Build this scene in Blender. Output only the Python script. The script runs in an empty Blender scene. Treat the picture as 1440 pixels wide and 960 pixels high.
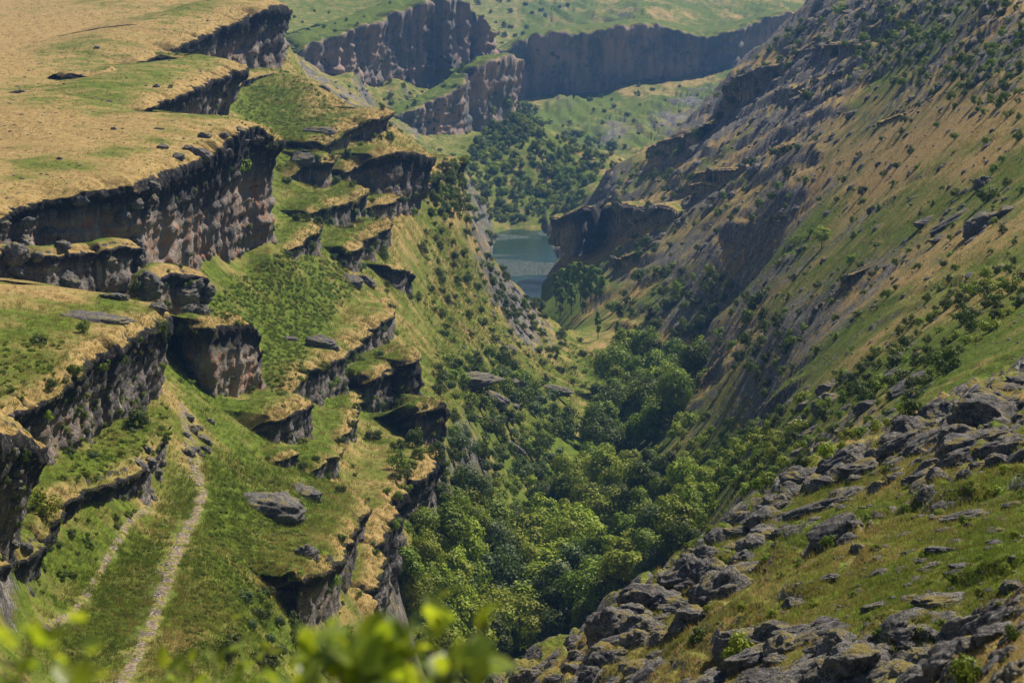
import bpy, math, random
import numpy as np
from mathutils import Vector
R = math.radians
rng = np.random.default_rng(7); random.seed(7)
sc = bpy.context.scene
COL = sc.collection

# ------------------------------------------------------------------ camera, sky, sun, exposure
FPX = 2888.0
PITCH = math.atan((480 + 150) / FPX)
cam_d = bpy.data.cameras.new('camera'); cam = bpy.data.objects.new('camera', cam_d); COL.objects.link(cam)
cam.location = (0, 0, 0); cam.rotation_euler = (R(90) - PITCH, 0, 0)
cam_d.sensor_width = 36; cam_d.lens = 36 * FPX / 1440
cam_d.clip_start = .5; cam_d.clip_end = 9000
cam_d.dof.use_dof = True; cam_d.dof.focus_distance = 140; cam_d.dof.aperture_fstop = 2.5
sc.camera = cam
SUN_AZ, SUN_EL = R(43), R(49)            # azimuth to the right of the view direction (+Y)
w = bpy.data.worlds.new('World'); sc.world = w; w.use_nodes = True
wn = w.node_tree.nodes; wl = w.node_tree.links; wn.clear()
sky = wn.new('ShaderNodeTexSky'); sky.sky_type = 'NISHITA'; sky.sun_disc = False
sky.sun_elevation = SUN_EL; sky.sun_rotation = SUN_AZ; sky.air_density = 0.8; sky.dust_density = 0.6
bg = wn.new('ShaderNodeBackground'); bg.inputs[1].default_value = .05
wo = wn.new('ShaderNodeOutputWorld'); wl.new(sky.outputs[0], bg.inputs[0]); wl.new(bg.outputs[0], wo.inputs[0])
sd = bpy.data.lights.new('sun', 'SUN'); sd.energy = 5.0; sd.angle = R(.5); sd.color = (1, .9, .73)
so = bpy.data.objects.new('sun', sd); COL.objects.link(so)
sv = Vector((math.sin(SUN_AZ) * math.cos(SUN_EL), math.cos(SUN_AZ) * math.cos(SUN_EL), math.sin(SUN_EL)))
so.rotation_euler = sv.to_track_quat('Z', 'Y').to_euler()
sc.view_settings.view_transform = 'Standard'; sc.view_settings.look = 'None'
sc.view_settings.exposure = .55; sc.view_settings.gamma = 1
sc.cycles.max_bounces = 4; sc.cycles.diffuse_bounces = 1; sc.cycles.glossy_bounces = 2
sc.cycles.transmission_bounces = 3; sc.cycles.transparent_max_bounces = 6; sc.cycles.volume_bounces = 0
sc.cycles.use_denoising = True

# ------------------------------------------------------------------ helpers
SP, CP = math.sin(PITCH), math.cos(PITCH)
def ray(px, py):
    x = (px - 720) / FPX; y = -(py - 480) / FPX
    return np.array([x, CP + y * SP, -SP + y * CP])          # camera looks along +Y, pitched down
def at(px, py, d):
    r = ray(px, py); return r * (d / r[1])
PERM = rng.permutation(256); PERM = np.concatenate([PERM, PERM, PERM])
GR = rng.normal(size=(256, 3)); GR /= np.linalg.norm(GR, axis=1)[:, None]
def perlin(p):
    p = np.asarray(p, float); i = np.floor(p).astype(np.int64); f = p - i; i &= 255
    u = f * f * f * (f * (f * 6 - 15) + 10); out = np.zeros(len(p))
    for dx in (0, 1):
        wx = u[:, 0] if dx else 1 - u[:, 0]; a = PERM[i[:, 0] + dx]
        for dy in (0, 1):
            wy = u[:, 1] if dy else 1 - u[:, 1]; b = PERM[a + i[:, 1] + dy]
            for dz in (0, 1):
                wz = u[:, 2] if dz else 1 - u[:, 2]; g = GR[PERM[b + i[:, 2] + dz] & 255]
                out += wx * wy * wz * (g[:, 0] * (f[:, 0] - dx) + g[:, 1] * (f[:, 1] - dy) + g[:, 2] * (f[:, 2] - dz))
    return out * 1.5
def fbm(p, octs=4, rough=.5, ridged=False):
    s = 0; a = 1; t = 0; p = np.array(p, float)
    for k in range(octs):
        n = perlin(p + 17.3 * k)
        if ridged: n = 1 - 2 * np.abs(n)
        s = s + a * n; t += a; a *= rough; p = p * 2.03
    return s / t
def cells(p):
    """distance to nearest and second nearest jittered lattice point (3D)"""
    p = np.asarray(p, float); i0 = np.floor(p).astype(np.int64)
    f1 = np.full(len(p), 9.); f2 = np.full(len(p), 9.)
    for dx in (-1, 0, 1):
        for dy in (-1, 0, 1):
            for dz in (-1, 0, 1):
                c = i0 + np.array([dx, dy, dz]); k = c & 255
                h = PERM[PERM[PERM[k[:, 0]] + k[:, 1]] + k[:, 2]]
                q = c + .5 + .75 * np.stack([PERM[h] / 255 - .5, PERM[h + 7] / 255 - .5, PERM[h + 31] / 255 - .5], 1)
                d = np.linalg.norm(p - q, axis=1)
                m = d < f1; f2 = np.where(m, f1, np.minimum(f2, d)); f1 = np.where(m, d, f1)
    return f1, f2
def smooth(a, b, x):
    t = np.clip((x - a) / (b - a), 0, 1); return t * t * (3 - 2 * t)
def mesh_np(name, v, faces, mat, attrs=None, shade=True):
    """faces: (n,4) or (n,3) int array"""
    faces = np.asarray(faces, np.int32); k = faces.shape[1]
    me = bpy.data.meshes.new(name); me.vertices.add(len(v)); me.vertices.foreach_set('co', np.asarray(v, np.float32).ravel())
    me.loops.add(faces.size); me.loops.foreach_set('vertex_index', faces.ravel())
    me.polygons.add(len(faces)); me.polygons.foreach_set('loop_start', np.arange(0, faces.size, k, dtype=np.int32))
    me.polygons.foreach_set('use_smooth', np.full(len(faces), shade))
    for an, av in (attrs or {}).items():
        a = me.attributes.new(an, 'FLOAT', 'POINT'); a.data.foreach_set('value', np.asarray(av, np.float32))
    me.update(calc_edges=True)
    for m in (mat if isinstance(mat, (list, tuple)) else [mat]): me.materials.append(m)
    return me
PENDING = None
def link(name, me, parent=None, loc=None):
    o = bpy.data.objects.new(name, me); (COL.objects.link(o) if PENDING is None else PENDING.append(o))
    if parent: o.parent = parent
    if loc is not None: o.location = loc
    return o
def tag(o, label=None, cat=None, group=None, kind=None):
    for k, v in (('label', label), ('category', cat), ('group', group), ('kind', kind)):
        if v: o[k] = v
    return o
def grid_faces(nr, nc):
    a = np.arange(nr * nc).reshape(nr, nc)
    return np.stack([a[:-1, :-1], a[:-1, 1:], a[1:, 1:], a[1:, :-1]], -1).reshape(-1, 4)

# ------------------------------------------------------------------ materials
class NT:
    def __init__(s, name):
        s.m = bpy.data.materials.new(name); s.m.use_nodes = True; s.t = s.m.node_tree; s.t.nodes.clear()
        s.out = s.n('ShaderNodeOutputMaterial')
    def n(s, t, **kw):
        x = s.t.nodes.new(t)
        for k, v in kw.items(): setattr(x, k, v)
        return x
    def set(s, sock, v):
        if isinstance(v, bpy.types.NodeSocket): s.t.links.new(v, sock)
        elif v is not None: sock.default_value = v
    def noise(s, vec, scale, detail=4, rough=.55, dist=0):
        x = s.n('ShaderNodeTexNoise'); s.set(x.inputs['Vector'], vec); x.inputs['Scale'].default_value = scale
        x.inputs['Detail'].default_value = detail; x.inputs['Roughness'].default_value = rough; x.inputs['Distortion'].default_value = dist
        return x.outputs[0]
    def math(s, op, a, b=None, c=None, clamp=False):
        x = s.n('ShaderNodeMath', operation=op, use_clamp=clamp)
        s.set(x.inputs[0], a)
        if b is not None: s.set(x.inputs[1], b)
        if c is not None: s.set(x.inputs[2], c)
        return x.outputs[0]
    def ramp(s, f, a, b):
        x = s.n('ShaderNodeMapRange', interpolation_type='SMOOTHSTEP'); s.set(x.inputs[0], f)
        s.set(x.inputs[1], a); s.set(x.inputs[2], b); return x.outputs[0]
    def mix(s, f, a, b, mode='MIX'):
        x = s.n('ShaderNodeMix', data_type='RGBA', blend_type=mode); s.set(x.inputs[0], f); s.set(x.inputs[6], a); s.set(x.inputs[7], b)
        return x.outputs[2]
    def attr(s, name, kind='GEOMETRY'):
        return s.n('ShaderNodeAttribute', attribute_name=name, attribute_type=kind).outputs['Fac']
    def scale(s, vec, x, y, z):
        m = s.n('ShaderNodeMapping'); s.set(m.inputs[0], vec); m.inputs['Scale'].default_value = (x, y, z); return m.outputs[0]
    def bump(s, h, strength, dist, normal=None):
        b = s.n('ShaderNodeBump'); b.inputs['Strength'].default_value = strength; b.inputs['Distance'].default_value = dist
        s.set(b.inputs['Height'], h); s.set(b.inputs['Normal'], normal); return b.outputs[0]
    def principled(s, col, rough=.9, normal=None, spec=.25):
        p = s.n('ShaderNodeBsdfPrincipled'); s.set(p.inputs['Base Color'], col); s.set(p.inputs['Roughness'], rough)
        p.inputs['Specular IOR Level'].default_value = spec; s.set(p.inputs['Normal'], normal)
        s.t.links.new(p.outputs[0], s.out.inputs[0]); return p
def rgb(r, g, b): return (r, g, b, 1)

def rock_colour(N, vec, crust=None, warm=None, far=None):
    """weathered limestone: charcoal lichen crust, pale grey scars, warm iron stained patches, drip streaks"""
    n1 = N.noise(vec, .35, 6, .62); n2 = N.noise(vec, 2.2, 5, .65); n3 = N.noise(vec, 9, 4, .6)
    st = N.noise(N.scale(vec, 1.1, 1.1, .09), 1.0, 5, .6, .6)
    c = N.mix(N.ramp(n2, .38, .66), rgb(.085, .082, .086), rgb(.25, .238, .235))
    c = N.mix(N.ramp(N.math('ADD', N.math('MULTIPLY', n3, .5), N.math('MULTIPLY', n1, .5)), .5, .66), c, rgb(.44, .425, .41))
    f = N.ramp(st, .45, .68)
    nL = N.noise(vec, .03, 4, .6); bl = N.math('ABSOLUTE', N.math('SUBTRACT', N.noise(N.scale(vec, .05, .05, 1.1), 1.0, 3, .6), .5)); bl2 = N.math('ABSOLUTE', N.math('SUBTRACT', N.noise(N.scale(vec, .5, .5, .06), 1.0, 3, .6), .5))
    c = N.mix(N.math('MULTIPLY', N.math('SUBTRACT', 1.0, N.ramp(N.math('MINIMUM', bl, bl2), .0, .022)), .75), c, rgb(.022, .021, .023))
    if warm is not None:
        wc = N.mix(N.ramp(n1, .47, .6), rgb(.30, .235, .20), rgb(.37, .19, .12))
        wc = N.mix(N.ramp(st, .46, .58), wc, rgb(.40, .375, .35))
        c = N.mix(N.math('MULTIPLY', warm, N.ramp(N.math('ADD', N.math('MULTIPLY', n1, .45), N.math('MULTIPLY', nL, .55)), .4, .56), clamp=True), c, wc)
    c = N.mix(1.0, c, N.mix(N.ramp(nL, .3, .7), rgb(.72, .73, .78), rgb(1.25, 1.22, 1.2)), 'MULTIPLY')
    c = N.mix(N.math('MULTIPLY', f, .6), c, rgb(.05, .048, .052)); st2 = N.noise(N.scale(vec, .7, .7, .05), 1.7, 4, .6, .4); c = N.mix(N.math('MULTIPLY', N.ramp(st2, .54, .66), .7), c, rgb(.46, .44, .42))
    if far is not None: c = N.mix(N.math('MULTIPLY', far, .75), c, N.mix(N.ramp(N.math('ADD', N.math('MULTIPLY', nL, .5), N.math('MULTIPLY', N.noise(N.scale(vec, .2, .2, .025), 1.0, 6, .68), .5)), .42, .6), rgb(.13, .145, .16), rgb(.46, .32, .27)))
    if crust is not None: c = N.mix(N.math('MULTIPLY', crust, N.ramp(n2, .25, .5)), c, rgb(.026, .025, .028))
    return c, n2, n3

def mat_ground():
    N = NT('hillside'); g = N.n('ShaderNodeNewGeometry'); P = g.outputs['Position']
    nz = N.n('ShaderNodeSeparateXYZ'); N.set(nz.inputs[0], g.outputs['Normal']); nzv = nz.outputs[2]
    rk = N.attr('rock'); gr = N.attr('green'); warm = N.attr('warm'); crust = N.attr('crust'); dirt = N.attr('dirt'); sc_ = N.attr('lod')
    a = N.noise(P, .03, 5, .6); b = N.noise(P, .16, 5, .65); c_ = N.noise(P, .9, 5, .7); d = N.noise(P, 4.5, 4, .7)
    # grass: straw, olive, fresh green
    dry = N.mix(N.ramp(c_, .35, .65), rgb(.265, .185, .07), rgb(.43, .31, .13)); olive = N.mix(N.ramp(c_, .35, .65), rgb(.135, .13, .03), rgb(.25, .23, .07))
    dry = N.mix(N.ramp(d, .5, .72), dry, rgb(.19, .125, .05))
    fresh = N.mix(N.ramp(c_, .35, .68), rgb(.055, .09, .008), rgb(.15, .205, .017))
    fresh = N.mix(N.ramp(d, .48, .7), fresh, rgb(.045, .068, .013))
    gm = N.math('ADD', gr, N.math('ADD', N.math('MULTIPLY', N.math('SUBTRACT', b, .5), 1.9), N.math('MULTIPLY', N.math('SUBTRACT', c_, .5), .9)))
    gcol = N.mix(N.ramp(gm, .2, .58), dry, olive); gcol = N.mix(N.ramp(gm, .45, .85), gcol, fresh)
    soil = N.mix(N.ramp(d, .4, .62), rgb(.16, .125, .10), rgb(.36, .31, .27))
    gcol = N.mix(N.ramp(N.math('ADD', dirt, N.math('MULTIPLY', N.math('SUBTRACT', c_, .5), .9)), .4, .62), gcol, soil)
    rc, r2, r3 = rock_colour(N, P, crust, warm, N.attr('pale'))
    steep = N.math('MULTIPLY', N.math('SUBTRACT', .6, nzv), 1.5)
    amp = N.math('ADD', N.math('MULTIPLY', rk, 1.6), .35, clamp=True); rn = N.math('ADD', N.math('MULTIPLY', N.math('SUBTRACT', b, .5), 1.2), N.math('MULTIPLY', N.math('SUBTRACT', c_, .5), 1.6))
    rm = N.math('ADD', N.math('ADD', rk, steep), N.math('MULTIPLY', rn, amp))
    rmask = N.ramp(rm, .42, .58)
    col = N.mix(rmask, gcol, rc)
    h = N.math('ADD', N.math('MULTIPLY', d, .3), N.math('MULTIPLY', c_, .7))
    h2 = N.math('ADD', N.math('MULTIPLY', r3, .35), N.math('MULTIPLY', r2, 1.0))
    x = N.n('ShaderNodeMix', data_type='FLOAT'); N.set(x.inputs[0], rmask); N.set(x.inputs[2], h); N.set(x.inputs[3], h2)
    N.principled(col, .95, N.bump(x.outputs[0], .9, .55), .12)
    return N.m
M_GROUND = mat_ground()

# ------------------------------------------------------------------ lie of the two valley sides: distance along sight lines (px: [(py, distance)...])
SLOPE_L = {300:[(400,305),(430,290),(565,236),(600,217),(650,196),(720,175),(800,155),(900,137),(985,122)],
 350:[(100,600),(130,545),(170,500),(390,327),(420,310),(560,252),(610,230),(650,210),(720,187),(800,165),(900,146),(985,132)],
 400:[(100,600),(150,525),(185,482),(230,440),(300,396),(360,350),(420,325),(450,310),(520,280),(570,260),(610,243),(650,225),(720,200),(800,177),(880,159),(960,145)],
 450:[(110,570),(150,525),(220,460),(300,405),(350,375),(400,350),(450,325),(500,305),(570,276),(610,256),(650,237),(700,216),(790,188),(870,173),(960,158)],
 500:[(150,550),(172,525),(215,490),(255,462),(312,426),(360,397),(410,368),(450,348),(500,325),(560,300),(610,279),(665,252),(710,233),(760,215),(850,192),(960,178)],
 550:[(170,545),(185,528),(250,482),(315,440),(385,400),(440,370),(520,333),(580,305),(640,280),(690,260),(760,238),(830,224),(960,212)],
 600:[(205,545),(225,530),(300,498),(400,445),(450,415),(520,352),(570,318),(640,284),(720,262),(830,246)],
 640:[(225,540),(320,545),(400,480),(500,402),(560,345),(600,325),(690,300)]}
SLOPE_R = {850:[(235,900),(330,790),(400,690)],900:[(215,900),(270,820),(350,700),(400,630),(460,555),(520,500)],
 1000:[(135,880),(170,830),(250,700),(350,560),(450,455),(530,400)],
 1100:[(40,900),(80,830),(120,760),(200,620),(270,520),(350,430),(450,345),(540,285),(600,240)],
 1200:[(0,780),(100,620),(200,500),(300,400),(400,310),(500,235),(580,178)],
 1300:[(0,600),(100,490),(200,395),(300,312),(400,247),(480,197),(560,150)]}
def slope_depth(px, py):
    S = SLOPE_L if px < 700 else SLOPE_R
    ks = sorted(S); px = min(max(px, ks[0]), ks[-1])
    f = lambda k: math.exp(np.interp(py, [a for a, b in S[k]], [math.log(b) for a, b in S[k]]))
    for a, b in zip(ks[:-1], ks[1:]):
        if a <= px <= b: t = (px - a) / (b - a); return f(a) * (1 - t) + f(b) * t
# ------------------------------------------------------------------ rock ledges: (px, py, distance, cliff height)
LEDGES = []
def ledge(name, pts, V=(-1, .15), L=14, ov=.3, wrap=True, **kw):
    if kw.get('auto', name == 'rock_ledge'):
        q = []
        for k, (px, py, d, h) in enumerate(pts):
            pb = py + h * FPX / d; D = slope_depth(px, pb); q.append((px, py, D, (pb - py) * D / FPX + kw.get('extra', [0] * 99)[k]))
        pts = q
    LEDGES.append(dict(name=name, pts=pts, V=np.array(V, float) / np.linalg.norm(V), L=L, ov=ov, wrap=wrap, **kw))
# plateau tiers, top to bottom
ledge('cliff', [(190,88,470,2),(215,80,480,5),(265,55,510,11),(320,32,550,15),(365,10,575,18),(398,5,592,20),(403,14,606,18),(400,12,628,14),(390,4,655,6)], wrap=False, V=(-.75,.6), L=60, ov=.22, green=-.1, warm=.9)
ledge('cliff', [(205,152,360,1),(222,145,370,6),(245,132,385,9),(265,122,400,10),(290,112,425,11),(315,100,450,12),(340,92,470,12)], V=(-.8,.5), L=40, ov=.32, green=.15, warm=.8)
ledge('cliff', [(-60,312,240,6),(0,300,250,7),(50,281,262,7),(110,268,268,8),(150,262,272,9),(190,254,275,12.5),(230,240,286,15.5),(280,218,302,19),(322,190,320,21),(360,177,334,20),(384,194,338,18)], V=(-.75,.6), L=45, ov=.12, green=-.05, warm=1.5)
ledge('cliff', [(-40,640,130,2),(0,592,150,4),(25,570,156,5),(48,563,160,5.5),(85,535,166,6),(110,508,172,7),(150,485,181,9),(172,474,188,9.5),(190,462,196,9.5),(215,452,202,9.5),(226,440,208,9)], V=(-.9,.45), L=26, ov=.12, green=.25, warm=.5)
ledge('cliff', [(-30,810,125,3),(37,775,136,4),(57,758,142,4.6),(82,702,152,5),(120,684,158,5.2),(150,672,163,5),(185,660,169,4.6),(202,648,173,4),(222,620,181,3),(234,596,187,2)], V=(-.9,.45), L=11, ov=.25, green=.55, warm=.15, wrap=False)
ledge('cliff', [(-60,640,114,11),(0,604,124,12),(22,600,129,12.3),(38,612,132,12.3),(44,640,134,11)], V=(-.8,.6), L=10, ov=.2, green=.4)
ledge('cliff', [(208,398,256,2.5),(218,388,257,4.5),(235,382,260,6),(262,383,264,6.6),(284,390,268,6),(292,404,273,3.5)], V=(-.75,.6), L=9, ov=.1, green=.2, warm=.9, wrap=False)
ledge('cliff', [(-40,360,232,3),(0,354,236,3.4),(60,358,240,3.6),(118,352,246,4),(165,344,254,4.6),(192,350,262,4)], V=(-.75,.6), L=6.5, ov=.1, green=.35, wrap=False)
ledge('cliff', [(318,128,515,2),(345,113,545,4.5),(372,104,566,5.5),(392,100,586,5.5),(398,103,600,4)], V=(-.75,.6), L=12, ov=.1, green=.4, wrap=False)
ledge('rock_ledge', auto=False, pts=[(98,103,404,.4),(125,107,404,2.2),(150,106,408,3),(165,98,418,2)], V=(-.6,.8), L=9, ov=.1, green=-.1, wrap=False)
ledge('rock_ledge', auto=False, pts=[(45,150,367,.3),(80,152,368,1.8),(115,151,370,2.3),(138,146,377,1.4)], V=(-.6,.8), L=8, ov=.1, green=-.1, wrap=False)
ledge('rock_ledge', pts=[(385,648,216,.5),(402,642,222,1.6),(420,634,228,1.4)], L=6, ov=.15, green=.4)
# slabs on the slope, far to near
ledge('rock_ledge', [(448,208,380,2),(456,202,385,4),(475,186,398,5),(500,172,415,5.3),(525,163,432,5.3),(545,162,446,5),(553,157,452,4.5)], L=20, ov=0.41, green=0.12)
ledge('rock_ledge', [(480,246,390,1),(487,240,395,3),(505,228,405,5),(530,220,418,8),(555,211,430,11),(578,212,438,14),(597,220,442,14)], L=22, ov=0.15, green=0.32)
ledge('rock_ledge', [(590,268,464,2),(597,260,470,4),(617,243,485,6),(637,228,500,6.2),(651,226,510,5)], L=24, ov=0.17, green=0.17)
ledge('rock_ledge', [(508,296,394,1),(530,287,402,3),(552,283,412,3),(572,268,425,2)], L=9, ov=0.17, green=0.22)
ledge('rock_ledge', [(408,247,345,1),(424,236,354,2.5),(437,230,360,3.5),(455,226,367,4.5),(466,219,372,4)], L=10, ov=0.19, green=0.22)
ledge('rock_ledge', [(455,296,346,1),(465,290,350,3),(487,282,363,4.5),(507,275,376,5),(508,262,382,4)], L=14, ov=0.14, green=0.32)
ledge('rock_ledge', [(425,304,326,.7),(440,298,336,2),(455,292,342,2.6),(467,279,348,2.6)], L=12, ov=0.17, green=0.42)
ledge('rock_ledge', [(400,354,318,.7),(420,343,322,2.4),(435,332,326,3),(445,322,330,3.3),(449,313,334,2.8)], L=13, ov=0.17, green=0.27)
ledge('rock_ledge', [(478,358,340,1),(490,352,346,3.4),(504,342,356,4.4),(518,329,366,4.2)], L=13, ov=0.11, green=0.32)
ledge('rock_ledge', [(500,315,374,.8),(520,327,378,2.2),(540,322,386,3),(553,314,393,3.4)], L=12, ov=0.11, green=0.12)
ledge('rock_ledge', [(540,380,372,1),(556,378,378,4),(575,379,385,6.2),(581,386,388,6)], L=15, ov=0.08, green=0.12)
ledge('rock_ledge', [(412,545,285,3),(430,518,296,4.4),(452,513,305,5),(470,502,313,5.4),(495,485,325,5),(515,466,334,4.4),(532,452,340,4),(551,440,346,3),(548,420,352,1.5)], L=30, ov=0.08, green=0.32, wrap=False)
ledge('rock_ledge', [(500,545,298,2),(512,536,301,4),(528,526,304,6),(550,519,307,7),(565,507,309,8),(580,491,311,9.5),(592,505,312,9)], L=14, ov=0.06, green=0.37, extra=[0,0,0,0,0,0,3])
ledge('rock_ledge', [(570,585,294,2.5),(592,575,297,4.5),(612,562,300,7),(624,572,301,8)], L=9, ov=0.04, green=0.32, extra=[0,0,4,9])
ledge('rock_ledge', [(236,470,244,4),(255,460,248,7),(280,455,252,9),(310,454,256,9.2),(336,450,259,9),(354,468,258,7.5),(364,492,257,5.5)], V=(-.8,.6), L=14, ov=0.03, green=0.22, warm=2.4)
ledge('rock_ledge', [(372,592,252,2),(392,586,255,3.4),(408,578,258,4.2),(432,564,262,4)], L=15, ov=0.17, green=0.22)
ledge('rock_ledge', [(440,660,232,1),(462,643,237,2.6),(478,630,242,2.8)], L=11, ov=0.17, green=0.52)
ledge('rock_ledge', [(480,612,262,1.4),(494,596,269,2.6),(498,576,276,2.6),(510,548,284,1.5)], L=9, ov=0.17, green=0.42, wrap=False)
ledge('rock_ledge', [(540,678,238,2),(562,672,246,4),(582,669,252,5),(602,652,258,5.5),(607,634,264,5)], L=16, ov=0.07, green=0.22, extra=[0,1,3,6,8])
ledge('rock_ledge', [(515,850,200,3),(524,800,212,4.5),(537,750,222,5.6),(556,692,233,6),(562,678,238,5)], L=13, ov=0.06, green=0.22, extra=[2,3,5,6,4])
ledge('rock_ledge', [(388,826,166,.8),(410,818,169,2.5),(430,806,174,5),(467,786,180,5.4),(476,772,184,5),(484,752,189,4.4),(506,724,197,4),(505,704,202,3.4),(470,678,208,1.5)], V=(-1,.3), L=16, ov=0.17, green=0.52, wrap=False)
# right-hand slope and water side
ledge('cliff', auto=True, pts=[(948,296,770,3),(925,291,770,7),(900,293,775,9),(868,288,778,12),(845,294,780,12),(818,293,783,15),(800,301,786,13),(787,306,792,10),(779,308,806,7),(778,304,822,2)], V=(.6,.8), wrap=False, L=18, ov=.08, green=.2, warm=.35, top=.45, crust=.9, fine=.5)
for pts in ([(1250,68,640,1),(1215,63,690,4),(1180,62,740,5),(1142,68,780,5),(1108,76,800,2)], [(1112,92,780,2),(1090,92,800,6),(1062,99,820,9),(1040,107,830,11),(1024,119,840,8),(1018,130,845,3)], [(1010,163,790,1),(986,178,790,5),(960,190,795,6.5),(932,199,800,5),(912,208,810,1)],
            [(1150,194,590,.6),(1128,198,600,2.4),(1108,204,610,3),(1084,212,620,1.2)], [(1004,262,690,.6),(985,257,700,2.6),(962,263,710,1.6)], [(1225,376,330,.4),(1205,383,335,1.5),(1185,390,340,1)],
            [(1062,232,650,.6),(1030,238,660,3),(1000,240,670,3.4),(965,246,690,1)], [(1200,112,560,.6),(1165,118,600,3),(1130,126,630,3.4),(1100,138,660,1.5)], [(1300,60,530,.6),(1262,70,560,2.6),(1230,84,580,2)], [(1420,70,390,.5),(1385,82,410,2.2),(1350,90,440,2.4),(1322,104,460,1)],
            [(1300,150,440,.4),(1270,160,455,1.8),(1236,172,470,1.6)], [(915,345,700,.6),(890,356,700,3),(866,366,690,3)]):
    ledge('rock_ledge', pts=pts, V=(.97, .25), L=max(4, 1.6 * max(p[3] for p in pts)), ov=.1, green=.25, top=.25, warm=.2, crust=.5, wrap=False, fine=.6)
# far cliffs
ledge('far_cliff', [(420,68,1030,8),(437,57,1050,18),(475,45,1080,24),(537,22,1120,36),(587,5,1150,44),(620,0,1165,46),(647,2,1180,40),(656,18,1188,36),(668,27,1190,30),(679,45,1194,18)], V=(-.3,1), L=120, ov=.12, green=.5, warm=.2, crust=.0, tier=.10, pale=1, fine=.7)
ledge('far_cliff', [(540,168,1040,10),(580,150,1062,16),(620,128,1090,24),(640,110,1105,28),(665,92,1125,34),(685,84,1140,40),(702,78,1155,42),(706,86,1165,38)], V=(-.45,1), L=30, ov=.1, green=.4, warm=1.3, crust=.0, tier=.10, pale=1, fine=.7)
ledge('far_cliff', [(690,76,1440,30),(705,70,1445,36),(740,53,1450,41),(775,43,1455,44),(812,47,1460,43),(845,44,1462,44),(870,37,1466,40),(920,34,1480,37),(960,46,1480,30),(1000,50,1480,26),(1050,34,1500,28),(1110,18,1530,24)], V=(.1,1), L=140, ov=.08, green=.3, warm=2.0, wrap=False, crust=.0, tier=.10, pale=1, fine=.7)

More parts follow.
